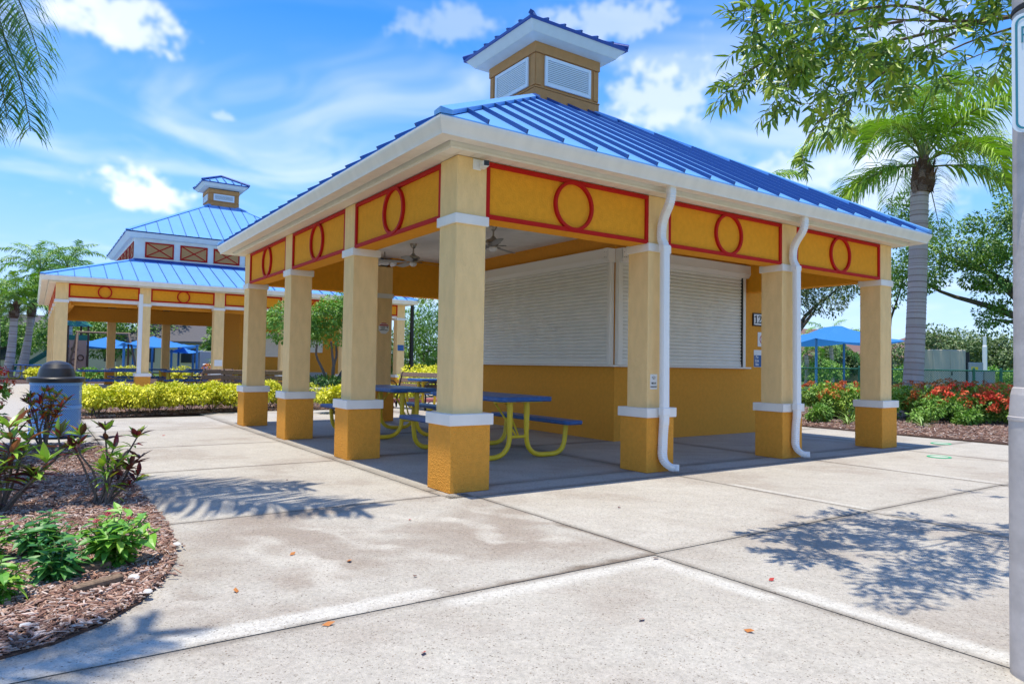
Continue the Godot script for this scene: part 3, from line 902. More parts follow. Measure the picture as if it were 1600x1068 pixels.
var streaks_on := false
func slab(parent: Node3D, x0: float, z0: float, x1: float, z1: float, cell: float, tone := 1.0, strips := [], streaks := false) -> void:
	var r := Rect2(x0, z0, x1 - x0, z1 - z0)
	var nx := maxi(2, int((x1 - x0) / cell)); var nz := maxi(2, int((z1 - z0) / cell))
	var b := MB.new()
	streaks_on = streaks
	var cols := []
	for j in nz + 1:
		for i in nx + 1:
			var x := lerpf(x0, x1, float(i) / nx); var z := lerpf(z0, z1, float(j) / nz)
			var c := concrete_color(x, z, r, tone, strips)
			if streaks:
				# run-off traces fanning out from under the eaves
				var an := atan2(z + 3.2, x + 2.6)
				var f := sin(an * 46.0 + gn1.get_noise_2d(x * 1.3, z * 1.3) * 3.0)
				var k := smoothstep(0.35, 0.85, f) * smoothstep(0.35, 0.7, z) * (1.0 - smoothstep(1.7, 2.2, z)) * clampf(0.55 + gn2.get_noise_2d(x * 3.0, z * 3.0), 0, 1)
				var dk := smoothstep(-0.3, 0.35, gn2.get_noise_2d(x * 0.8 + 9.0, z * 1.1)) * 0.80 * smoothstep(-3.0, -1.7, x)
				c = c.lerp(Color(0.43, 0.365, 0.315), dk)
				# the damp seam where run-off collects against the next slabs
				var damp := maxf((1.0 - smoothstep(0.0, 0.07, 2.345 - z + gn2.get_noise_2d(x * 4.0, 3.0) * 0.06)) * smoothstep(-1.5, -0.9, x), (1.0 - smoothstep(0.0, 0.045, 0.144 - x + gn2.get_noise_2d(z * 5.0, 8.0) * 0.05)) * smoothstep(1.0, 1.4, z))
				c = c.lerp(Color(0.20, 0.15, 0.11), damp * 0.85)
				c = c.lerp(Color(0.76, 0.735, 0.69), k * 0.9)
			cols.append(c)
	for j in nz:
		for i in nx:
			var xa := lerpf(x0, x1, float(i) / nx); var xb := lerpf(x0, x1, float(i + 1) / nx)
			var za := lerpf(z0, z1, float(j) / nz); var zb := lerpf(z0, z1, float(j + 1) / nz)
			var p := [Vector3(xa, 0, za), Vector3(xa, 0, zb), Vector3(xb, 0, zb), Vector3(xb, 0, za)]
			var cc := [cols[j * (nx + 1) + i], cols[(j + 1) * (nx + 1) + i], cols[(j + 1) * (nx + 1) + i + 1], cols[j * (nx + 1) + i + 1]]
			for t in [[0, 1, 2], [0, 2, 3]]:
				b.v.push_back(p[t[0]]); b.v.push_back(p[t[2]]); b.v.push_back(p[t[1]])
				b.c.push_back(cc[t[0]]); b.c.push_back(cc[t[2]]); b.c.push_back(cc[t[1]])
				for q in 3: b.n.push_back(Vector3.UP)
	b.col = Color(0.30, 0.28, 0.25)
	for e in [[Vector3(x0, 0, z1), Vector3(x1, 0, z1)], [Vector3(x1, 0, z1), Vector3(x1, 0, z0)], [Vector3(x1, 0, z0), Vector3(x0, 0, z0)], [Vector3(x0, 0, z0), Vector3(x0, 0, z1)]]:
		var d := Vector3(0, -0.09, 0)
		b.quad(e[0] + d, e[1] + d, e[1], e[0])
	part(parent, "concrete_slab", b, M.concrete)

func bed(called: String, pts: Array, y: float) -> PackedVector2Array:
	var p := PackedVector2Array()
	for q in pts: p.append(Vector2(q[0], q[1]))
	var b := MB.new()
	b.prism(p, y - 0.03, y)
	struct(called, b, M.mulchbase)
	return p

func chips(poly: PackedVector2Array, y: float, dens: Callable, n: int, seed_: int, size: float, edge := 0.06) -> void:
	var r := RandomNumberGenerator.new(); r.seed = seed_
	var lo := poly[0]; var hi := poly[0]
	for q in poly: lo = lo.min(q); hi = hi.max(q)
	var xs := []; var cs := []
	var tries := 0
	var tones := [Color(0.38, 0.225, 0.165), Color(0.30, 0.16, 0.11), Color(0.15, 0.075, 0.05), Color(0.48, 0.35, 0.28), Color(0.42, 0.27, 0.19), Color(0.24, 0.13, 0.09), Color(0.55, 0.45, 0.39)]
	while xs.size() < n and tries < n * 12:
		tries += 1
		var q := Vector2(r.randf_range(lo.x, hi.x), r.randf_range(lo.y, hi.y))
		if not Geometry2D.is_point_in_polygon(q, poly):
			if r.randf() > 0.02: continue
			var ok := false
			for k in 4:
				if Geometry2D.is_point_in_polygon(q + Vector2(edge, 0).rotated(k * PI / 2), poly): ok = true
			if not ok: continue
		if r.randf() > dens.call(q): continue
		var L := size * r.randf_range(0.5, 1.7); var w := size * r.randf_range(0.14, 0.36)
		var bs := Basis(Vector3.UP, r.randf() * TAU) * Basis(Vector3.RIGHT, r.randf_range(-0.5, 0.5)) * Basis(Vector3.BACK, r.randfn(0, 0.20))
		xs.append(Transform3D(bs.scaled_local(Vector3(L, size * r.randf_range(0.06, 0.16), w)), Vector3(q.x, y + r.randf_range(0.0, 0.030), q.y)))
		var t: Color = tones[r.randi() % tones.size()]
		cs.append(t * r.randf_range(0.75, 1.2))
	var b := MB.new()
	b.v = PackedVector3Array(); b.col = Color(1, 1, 1)
	var k0 := [Vector3(-0.5, 0, -0.3), Vector3(-0.42, 0, 0.5), Vector3(0.5, 0, 0.35), Vector3(0.44, 0, -0.45)]
	var k1 := [Vector3(-0.46, 1, -0.22), Vector3(-0.34, 0.9, 0.4), Vector3(0.42, 1, 0.28), Vector3(0.36, 0.8, -0.36)]
	b.quad(k1[0], k1[1], k1[2], k1[3])
	for i in 4:
		var m := (i + 1) % 4
		b.quad(k0[i], k0[m], k1[m], k1[i])
	var mm := multi(b.mesh(), xs, cs)
	var o := MultiMeshInstance3D.new()
	o.multimesh = mm; o.material_override = M.chip
	o.name = numbered("mulch_chips")
	add_child(o)
	o.set_meta("kind", "stuff"); o.set_meta("label", "loose reddish brown bark mulch covering the planting bed"); o.set_meta("category", "mulch")

func multi(mesh: Mesh, xs: Array, cs: Array) -> MultiMesh:
	var mm := MultiMesh.new()
	mm.transform_format = MultiMesh.TRANSFORM_3D
	mm.use_colors = true
	mm.mesh = mesh
	mm.instance_count = xs.size()
	for i in xs.size():
		mm.set_instance_transform(i, xs[i])
		mm.set_instance_color(i, cs[i])
	return mm

func ground() -> void:
	gn1.seed = 21; gn1.frequency = 0.7; gn1.fractal_octaves = 5
	gn2.seed = 22; gn2.frequency = 0.9; gn2.fractal_octaves = 5
	gn3.seed = 23; gn3.frequency = 0.9; gn3.fractal_octaves = 3
	var b := MB.new()
	b.prism(PackedVector2Array([Vector2(-250, -250), Vector2(-250, 250), Vector2(250, 250), Vector2(250, -250)]), -0.075, -0.075)
	struct("lawn", b, M.grass)
	b = MB.new()
	b.prism(PackedVector2Array([Vector2(-9, -11), Vector2(-9, 9.4), Vector2(9.75, 9.4), Vector2(9.75, -11)]), -0.040, -0.040)
	struct("joint_bed", b, M.sand)
	var pv := Node3D.new(); pv.name = "pavement"; pv.set_meta("kind", "structure"); add_child(pv)
	var g := 0.006
	# the row in front of the pavilion
	slab(pv, -6.4, 0.02 + g, 0.15 - g, 2.35 - g, 0.045, 0.95, [[0, 2.27, 0.075, -6.0, -1.35]], true)
	slab(pv, 0.15 + g, 0.20 + g, 2.62 - g, 2.33 - g, 0.06, 1.0)
	slab(pv, 2.62 + g, 0.20 + g, 5.15 - g, 2.33 - g, 0.06, 0.98, [[1, 2.68, 0.05, 0.9, 2.3]])
	slab(pv, 5.15 + g, 0.20 + g, 7.40 - g, 2.36 - g, 0.08, 1.0, [[1, 5.22, 0.05, 1.2, 2.3]])
	slab(pv, 7.40 + g, 0.20 + g, 9.70, 2.36 - g, 0.1, 1.0)
	# towards the camera
	slab(pv, -6.4, 2.35 + g, 0.11 - g, 9.2, 0.06, 0.97, [[0, 2.44, 0.065, -1.35, 0.1], [1, 0.035, 0.06, 2.35, 3.25]])
	slab(pv, 0.11 + g, 2.33 + g, 2.58 - g, 4.80, 0.06, 0.97, [[1, 0.19, 0.06, 3.15, 4.8]])
	slab(pv, 2.58 + g, 2.33 + g, 5.10 - g, 4.80, 0.08, 0.99)
	slab(pv, 5.10 + g, 2.36 + g, 9.70, 4.80, 0.1, 0.98)
	slab(pv, 0.11 + g, 4.80 + 2 * g, 4.9 - g, 9.2, 0.12, 0.97)
	slab(pv, 4.9 + g, 4.80 + 2 * g, 9.70, 9.2, 0.15, 0.97)
	# west strip along the pavilion
	var zs := [0.02, -2.50, -4.72, -7.2, -9.95]
	for i in 4:
		slab(pv, -2.28 + g, zs[i + 1] + g, -0.10 - g, zs[i] - g, 0.06, [0.98, 1.0, 0.97, 1.0][i])
	slab(pv, -6.4, -9.95, -2.28 - g, -5.55, 0.15, 1.0)
	# pavilion floor
	slab(pv, -0.10 + g, -0.22 + g, 8.0, 0.20 - g, 0.1, 0.98)
	var xsx := [-0.10, 2.62, 5.05, 8.0]; var zz := [-0.22, -2.65, -5.08, -7.80]
	for i in 3:
		for j in 3:
			slab(pv, xsx[i] + g, zz[j + 1] + g, xsx[i + 1] - g, zz[j] - g, 0.16, 0.98)
	slab(pv, -0.10 + g, -10.95, 4.0 - g, -7.80 - g, 0.2, 1.0)
	slab(pv, 4.0 + g, -10.95, 9.70, -7.80 - g, 0.2, 1.0)
	slab(pv, 8.0 + g, -2.5 + g, 9.70, 0.20 - g, 0.15, 1.0)
	slab(pv, 8.0 + g, -7.8 + g, 9.70, -2.5 - g, 0.15, 1.0)
	# the plaza round the far pavilion
	b = MB.new(); b.col = Color(0.66, 0.63, 0.585)
	b.prism(PackedVector2Array([Vector2(-16, -31.5), Vector2(-16, -10.9), Vector2(14, -10.9), Vector2(14, -31.5)]), -0.02, -0.02)
	struct("plaza_pavement", b, M.concrete)
	b = MB.new()
	b.box(Vector3(6.2, 0.035, -13.4), Vector3(6.0, 0.13, 0.16), 0.02)
	struct("kerb", b, M.kerbred)
	# planting beds
	var lp := bed("mulch_bed", [[-6.4, -5.5], [-6.4, 2.25], [-4.2, 2.22], [-3.5, 2.16], [-3.12, 2.09], [-2.95, 2.03], [-2.78, 1.90], [-2.62, 1.70], [-2.48, 1.42], [-2.37, 1.08], [-2.30, 0.65], [-2.265, 0.14], [-2.27, -1.7], [-2.28, -4.9], [-2.34, -5.35], [-2.6, -5.5]], 0.012)
	var cp := PackedVector2Array()
	for q in lp: cp.append(Vector2(maxf(q.x, -4.0), q.y))
	chips(cp, 0.012, func(q): return 1.0 if q.y > -0.8 else (0.5 if q.y > -2.5 else 0.3), 52000, 7, 0.040)
	var np := bed("mulch_bed", [[-2.25, -9.92], [0.78, -10.95], [2.2, -11.0], [3.6, -10.6], [4.6, -10.9], [4.6, -14.0], [-2.25, -14.0]], 0.012)
	chips(np, 0.012, func(q): return 1.0 if q.y > -11.6 else 0.2, 9000, 8, 0.05)
	var rp := bed("mulch_bed", [[9.72, -9.0], [9.72, 6.0], [16.0, 6.0], [16.0, -9.0]], 0.02)
	chips(rp, 0.02, func(q): return 1.0, 24000, 9, 0.06)
	bed("mulch_bed", [[-16, -31.6], [14, -31.6], [14, -47], [-16, -47]], 0.0)
	# bright mown grass beyond the fence is the lawn itself; a far street runs across it
	b = MB.new(); b.col = Color(0.40, 0.39, 0.37)
	b.prism(PackedVector2Array([Vector2(17, -60), Vector2(17, -12), Vector2(19, -12), Vector2(19, -60)]), -0.06, -0.06)
	struct("path", b, M.concrete)
	# sprinkler lids
	for q in [[8.88, 0.10, "green sprinkler ring in the pavement nearest the mulch"], [7.0, 0.91, "green sprinkler ring in the pavement nearer the light pole"]]:
		var t := thing("sprinkler_ring", q[2], "valve cover", Vector3(q[0], 0, q[1]))
		b = MB.new()
		b.lathe([Vector2(0.115, 0.0), Vector2(0.145, 0.0), Vector2(0.145, 0.009), Vector2(0.13, 0.012), Vector2(0.115, 0.009), Vector2(0.115, 0.0)], 24)
		part(t, "rim", b, M.ringgreen)
		b = MB.new()
		b.lathe([Vector2(0.116, 0.002), Vector2(0.11, 0.006), Vector2(0.0, 0.006)], 24)
		part(t, "lid", b, M.kerb)
# ---------------------------------------------------------------- furniture
func smooth_path(ctrl: Array, step := 0.02, k := 6.0) -> Array:
	var cv := Curve3D.new()
	cv.bake_interval = step * 0.5
	for i in ctrl.size():
		var t: Vector3 = (ctrl[mini(i + 1, ctrl.size() - 1)] - ctrl[maxi(i - 1, 0)]) / k
		cv.add_point(ctrl[i], -t, t)
	var L := cv.get_baked_length()
	var n := maxi(2, int(L / step))
	var o := []
	for i in n + 1: o.append(cv.sample_baked(L * i / n))
	return o

func fillet(pts: Array, r: float, seg := 8) -> Array:   # polyline with rounded corners
	var o := [pts[0]]
	for i in range(1, pts.size() - 1):
		var a: Vector3 = (pts[i - 1] - pts[i]); var d: Vector3 = (pts[i + 1] - pts[i])
		var rr := minf(r, minf(a.length(), d.length()) * 0.5)
		var p0: Vector3 = pts[i] + a.normalized() * rr; var p2: Vector3 = pts[i] + d.normalized() * rr
		for k in seg + 1:
			var t := float(k) / seg
			o.append(p0.lerp(pts[i], t).lerp(Vector3(pts[i]).lerp(p2, t), t))
	o.append(pts[-1])
	return o

func rounded_plate(w: float, l: float, r: float, y0: float, y1: float, bev: float) -> MB:
	var b := MB.new()
	var ring := func(inset: float) -> Array:
		var o := []
		for c in 4:
			var cx: float = (w * 0.5 - r) * [1, -1, -1, 1][c]; var cz: float = (l * 0.5 - r) * [1, 1, -1, -1][c]
			for k in 6:
				var an := PI / 2 * (c + k / 5.0)
				o.append(Vector2(cx + cos(an) * (r - inset), cz + sin(an) * (r - inset)))
		return o
	var levels := [[y0, bev], [y0 + bev, 0.0], [y1 - bev, 0.0], [y1 - bev * 0.3, bev * 0.3], [y1, bev]]
	var prev := []
	for q in levels:
		var rg: Array = ring.call(q[1])
		var cur := []
		for p in rg: cur.append(Vector3(p.x, q[0], p.y))
		if prev.size():
			for k in cur.size():
				var m := (k + 1) % cur.size()
				b.quad(prev[m], prev[k], cur[k], cur[m])
		prev = cur
	for k in range(1, prev.size() - 1): b.tri(prev[0], prev[k + 1], prev[k])
	var bot := []
	for p in ring.call(bev): bot.append(Vector3(p.x, y0, p.y))
	for k in range(1, bot.size() - 1): b.tri(bot[0], bot[k], bot[k + 1])
	return b

func picnic_table(label: String, at: Vector3, turn: float, length := 1.75) -> Node3D:
	var t := thing("picnic_table", label, "picnic table", at, turn, "blue picnic tables with yellow tube frames")
	part(t, "tabletop", rounded_plate(0.78, length, 0.07, 0.705, 0.762, 0.012), M.bluepl)
	for s in [-1, 1]:
		part(t, "bench_seat", rounded_plate(0.27, length + 0.04, 0.05, 0.405, 0.455, 0.012), M.bluepl, Vector3(s * 0.73, 0, 0))
	for e in [-1, 1]:
		var z: float = e * (length * 0.5 - 0.20)
		for s in [-1, 1]:
			var b := MB.new()
			var pts := fillet([Vector3(s * 0.125, 0.705, z), Vector3(s * 0.125, 0.034, z), Vector3(s * 0.71, 0.034, z), Vector3(s * 0.75, 0.405, z)], 0.26, 10)
			var rad := []
			for p in pts: rad.append(0.031)
			rad[0] = 0.040
			b.tube(pts, rad, 12)
			part(t, "leg_tube", b, M.yellow)
		var b2 := MB.new()
		b2.tube([Vector3(-0.12, 0.27, z), Vector3(0.12, 0.27, z)], [0.019, 0.019], 8)
		part(t, "cross_bar", b2, M.yellow)
		for s in [-1, 1]:
			b2 = MB.new()
			b2.tube([Vector3(s * 0.015, 0.275, z - e * 0.01), Vector3(s * 0.09, 0.70, z - e * 0.44)], [0.012, 0.012], 6)
			part(t, "brace", b2, M.yellow)
	for s in [-1, 1]:
		for x in [-0.2, 0.2]:
			var b3 := MB.new()
			b3.box(Vector3(x, 0.694, s * (length * 0.5 - 0.2)), Vector3(0.30, 0.022, 0.05), 0.004)
			part(t, "batten", b3, M.yellow)
	return t

func ceiling_fan(label: String, at: Vector3, turn: float) -> void:   # at = on the ceiling
	var t := thing("ceiling_fan", label, "ceiling fan", at, turn, "ceiling fans under the pavilion")
	var b := MB.new()
	b.lathe([Vector2(0.018, -0.085), Vector2(0.035, -0.07), Vector2(0.055, -0.03), Vector2(0.062, 0.0)], 24)
	part(t, "ceiling_canopy", b, M.nickel)
	b = MB.new()
	b.lathe([Vector2(0.013, -0.19), Vector2(0.013, -0.08)], 12)
	part(t, "down_rod", b, M.nickel)
	b = MB.new()
	b.lathe([Vector2(0.0, -0.325), Vector2(0.055, -0.323), Vector2(0.075, -0.30), Vector2(0.085, -0.285), Vector2(0.115, -0.265), Vector2(0.118, -0.245), Vector2(0.10, -0.222), Vector2(0.055, -0.205), Vector2(0.03, -0.18), Vector2(0.018, -0.165)], 28)
	part(t, "motor_housing", b, M.nickel)
	b = MB.new()
	b.lathe([Vector2(0.0, -0.40), Vector2(0.035, -0.395), Vector2(0.06, -0.37), Vector2(0.066, -0.345), Vector2(0.05, -0.325)], 24)
	part(t, "light_bowl", b, M.plainwhite)
	for k in 5:
		var bs := Basis(Vector3.UP, TAU * k / 5.0)
		b = MB.new()
		var prof := [Vector2(0.10, 0.022), Vector2(0.19, 0.03), Vector2(0.21, 0.058), Vector2(0.35, 0.068), Vector2(0.52, 0.072), Vector2(0.63, 0.066), Vector2(0.665, 0.04), Vector2(0.67, 0.0)]
		for i in prof.size() - 1:
			var p: Vector2 = prof[i]; var q: Vector2 = prof[i + 1]
			var tw := 0.18
			b.quad(Vector3(p.x, -0.318 - p.y * tw, p.y), Vector3(q.x, -0.318 - q.y * tw, q.y), Vector3(q.x, -0.318 + q.y * tw, -q.y), Vector3(p.x, -0.318 + p.y * tw, -p.y))
			b.quad(Vector3(q.x, -0.324 - q.y * tw, q.y), Vector3(p.x, -0.324 - p.y * tw, p.y), Vector3(p.x, -0.324 + p.y * tw, -p.y), Vector3(q.x, -0.324 + q.y * tw, -q.y))
		var bl := part(t, "blade", b, M.blade, Vector3.ZERO, bs)
		b = MB.new()
		b.box(Vector3(0.13, -0.312, 0), Vector3(0.14, 0.008, 0.045), 0.002)
		part(bl, "blade_iron", b, M.nickel)

func trash_can() -> void:
	var t := thing("trash_can", "blue mesh litter bin with black domed lid at the corner of the planting bed", "trash can", Vector3(-2.76, 0, -6.62))
	var R := 0.315; var H := 0.80
	var b := MB.new()
	b.lathe([Vector2(R - 0.03, 0.06), Vector2(R - 0.03, H)], 36)
	part(t, "liner", b, M.liner)
	b = MB.new()
	var n := 64; var seg := 20
	for dirn in [-1.0, 1.0]:
		for k in n:
			for i in seg:
				var y0 := 0.05 + (H - 0.06) * i / seg; var y1 := 0.05 + (H - 0.06) * (i + 1) / seg
				var a0: float = TAU * k / n + dirn * y0 * 2.9; var a1: float = TAU * k / n + dirn * y1 * 2.9
				var w := 0.034
				var r: float = R + (0.002 if dirn > 0 else 0.0)
				b.quad(Vector3(cos(a0) * r, y0, -sin(a0) * r), Vector3(cos(a0 + w * 1.5) * r, y0, -sin(a0 + w * 1.5) * r), Vector3(cos(a1 + w * 1.5) * r, y1, -sin(a1 + w * 1.5) * r), Vector3(cos(a1) * r, y1, -sin(a1) * r))
	var body := part(t, "mesh_body", b, M.blue_can)
	for q in [[0.03, 0.06], [0.42, 0.05], [H - 0.045, 0.05]]:
		b = MB.new()
		b.lathe([Vector2(R + 0.003, q[0]), Vector2(R + 0.008, q[0] + 0.006), Vector2(R + 0.008, q[0] + q[1] - 0.006), Vector2(R + 0.003, q[0] + q[1])], 40)
		part(body, "hoop", b, M.blue_can)
	b = MB.new()
	b.lathe([Vector2(R + 0.012, H - 0.01), Vector2(R + 0.040, H - 0.005), Vector2(R + 0.045, H + 0.05), Vector2(R + 0.035, H + 0.062), Vector2(R + 0.01, H + 0.068), Vector2(0.235, H + 0.074), Vector2(0.225, H + 0.13), Vector2(0.21, H + 0.19), Vector2(0.17, H + 0.25), Vector2(0.11, H + 0.285), Vector2(0.05, H + 0.298), Vector2(0.0, H + 0.30)], 40)
	part(t, "domed_lid", b, M.black)

func bench(label: String, at: Vector3, turn: float) -> void:
	var t := thing("park_bench", label, "bench", at, turn, "slatted benches with looped iron arms")
	for k in 3:
		var b := MB.new()
		b.box(Vector3(0, 0.44, -0.10 + k * 0.15), Vector3(1.75, 0.035, 0.135), 0.006)
		part(t, "seat_slat", b, M.benchwood)
	for k in 3:
		var b := MB.new()
		b.box(Vector3(0, 0.56 + k * 0.145, -0.235 - k * 0.035), Vector3(1.75, 0.115, 0.03), 0.006, Basis(Vector3.RIGHT, -0.22))
		part(t, "back_slat", b, M.benchwood)
	for s in [-1, 1]:
		var x: float = s * 0.80
		var b := MB.new()
		b.tube([Vector3(x, 0.0, -0.12), Vector3(x, 0.42, -0.16), Vector3(x, 0.92, -0.32)], [0.022, 0.022, 0.02], 8)
		b.tube([Vector3(x, 0.42, -0.16), Vector3(x, 0.42, 0.28)], [0.018, 0.018], 8)
		b.tube([Vector3(x, 0.0, 0.26), Vector3(x, 0.42, 0.24)], [0.022, 0.022], 8)
		part(t, "end_frame", b, M.iron)
		var pts := []
		for k in 21:
			var an := TAU * k / 20.0
			pts.append(Vector3(x, 0.52 + 0.17 * cos(an), 0.06 + 0.19 * sin(an)))
		b = MB.new()
		b.tube(pts, [0.014], 8, false)
		part(t, "arm_loop", b, M.iron)
		b = MB.new()
		pts = []
		for k in 13:
			var an := PI * k / 12.0
			pts.append(Vector3(x, 0.0 + 0.22 * sin(an), 0.06 + 0.17 * cos(an)))
		b.tube(pts, [0.012], 8, false)
		part(t, "leg_arch", b, M.iron)

func text_mesh(s: String, size: float, font := "Droid Sans", bold := false, depth := 0.003) -> TextMesh:
	var f := SystemFont.new()
	f.font_names = PackedStringArray([font])
	if bold: f.font_weight = 700
	var t := TextMesh.new()
	t.text = s
	t.font = f
	t.font_size = 64
	t.pixel_size = size / 64.0
	t.depth = depth
	t.curve_step = 2.0
	return t

func rounded_sign(w: float, h: float, r: float, d: float) -> MB:
	var b := MB.new()
	var p := []
	for c in 4:
		var cx: float = (w * 0.5 - r) * [1, -1, -1, 1][c]; var cy: float = (h * 0.5 - r) * [1, 1, -1, -1][c]
		for k in 6:
			var an := PI / 2 * (c + k / 5.0)
			p.append(Vector2(cx + cos(an) * r, cy + sin(an) * r))
	for k in range(1, p.size() - 1):
		b.tri(Vector3(p[0].x, p[0].y, d), Vector3(p[k].x, p[k].y, d), Vector3(p[k + 1].x, p[k + 1].y, d))
		b.tri(Vector3(p[0].x, p[0].y, 0), Vector3(p[k + 1].x, p[k + 1].y, 0), Vector3(p[k].x, p[k].y, 0))
	for k in p.size():
		var m := (k + 1) % p.size()
		b.quad(Vector3(p[k].x, p[k].y, 0), Vector3(p[m].x, p[m].y, 0), Vector3(p[m].x, p[m].y, d), Vector3(p[k].x, p[k].y, d))
	return b

func outline(w: float, h: float, r: float, t: float, d: float) -> MB:
	var b := MB.new()
	var o := []; var i := []
	for c in 4:
		var cx: float = (w * 0.5 - r) * [1, -1, -1, 1][c]; var cy: float = (h * 0.5 - r) * [1, 1, -1, -1][c]
		for k in 6:
			var an := PI / 2 * (c + k / 5.0)
			o.append(Vector2(cx + cos(an) * r, cy + sin(an) * r)); i.append(Vector2(cx + cos(an) * (r - t), cy + sin(an) * (r - t)))
	for k in o.size():
		var m := (k + 1) % o.size()
		b.quad(Vector3(i[k].x, i[k].y, d), Vector3(o[k].x, o[k].y, d), Vector3(o[m].x, o[m].y, d), Vector3(i[m].x, i[m].y, d))
	return b

func light_pole() -> void:
	var t := thing("light_pole", "thick grey painted lamp post with a flared base cover at the right edge", "lamp post", Vector3(0.125, 0, 4.35))
	var b := MB.new()
	b.lathe([Vector2(0.100, 0.9), Vector2(0.096, 2.6), Vector2(0.09, 6.0), Vector2(0.08, 8.5), Vector2(0.0, 8.55)], 40)
	part(t, "shaft", b, M.polepaint)
	b = MB.new()
	b.lathe([Vector2(0.116, 0.0), Vector2(0.118, 0.02), Vector2(0.1165, 0.968), Vector2(0.1155, 0.983), Vector2(0.110, 1.063), Vector2(0.104, 1.088), Vector2(0.099, 1.093)], 40)
	part(t, "base_cover", b, M.polepaint)
	b = MB.new()
	b.lathe([Vector2(0.1175, 0.963), Vector2(0.1195, 0.966), Vector2(0.1195, 0.978), Vector2(0.1165, 0.981)], 40)
	part(t, "cover_lip", b, M.polepaint)
	b = MB.new()
	b.lathe([Vector2(0.096, 2.545), Vector2(0.1, 2.55), Vector2(0.1, 2.565), Vector2(0.096, 2.57)], 40)
	part(t, "strap", b, M.dark)
	# luminaire at the top of the post
	b = MB.new()
	b.tube([Vector3(0, 8.3, 0), Vector3(0.9, 8.6, 0.9)], [0.04, 0.035], 10)
	part(t, "lamp_arm", b, M.polepaint)
	b = MB.new()
	b.box(Vector3(1.05, 8.62, 1.05), Vector3(0.6, 0.12, 0.3), 0.03, Basis(Vector3.UP, -PI / 4))
	part(t, "lamp_head", b, M.polepaint)
	# sign strapped to the post, facing the camera side
	var fwd := Vector3(-0.98, 0, 0.35).normalized()
	fwd = (Vector3(-3.061, 0, 5.388) - Vector3(0.125, 0, 4.35)).normalized().rotated(Vector3.UP, 0.06)
	var sx := Vector3.UP.cross(fwd)
	var bs := Basis(sx, Vector3.UP, fwd)
	var c := Vector3(0.125, 2.285, 4.35) + fwd * 0.103 + sx * 0.052
	var s := thing("parking_sign", "white sign with teal border and letters strapped to the grey lamp post", "sign", c)
	s.basis = bs
	var w := 0.305; var h := 0.457
	part(s, "plate", rounded_sign(w, h, 0.035, 0.003), M.signwhite)
	part(s, "border", outline(w - 0.022, h - 0.022, 0.03, 0.008, 0.0045), M.teal)
	var ty := 0.145
	for q in ["RESERVED", "PARKING"]:
		var m := text_mesh(q, 0.085, "Droid Sans", false)
		var bb := m.get_aabb()
		var sc := minf(1.0, (w - 0.06) / bb.size.x)
		if q == "PARKING": sc = minf(sc, (w - 0.085) / bb.size.x)
		part(s, "lettering", m, M.teal, Vector3(0, ty, 0.005), Basis.IDENTITY.scaled(Vector3(sc, 1, 1)))
		ty -= 0.095

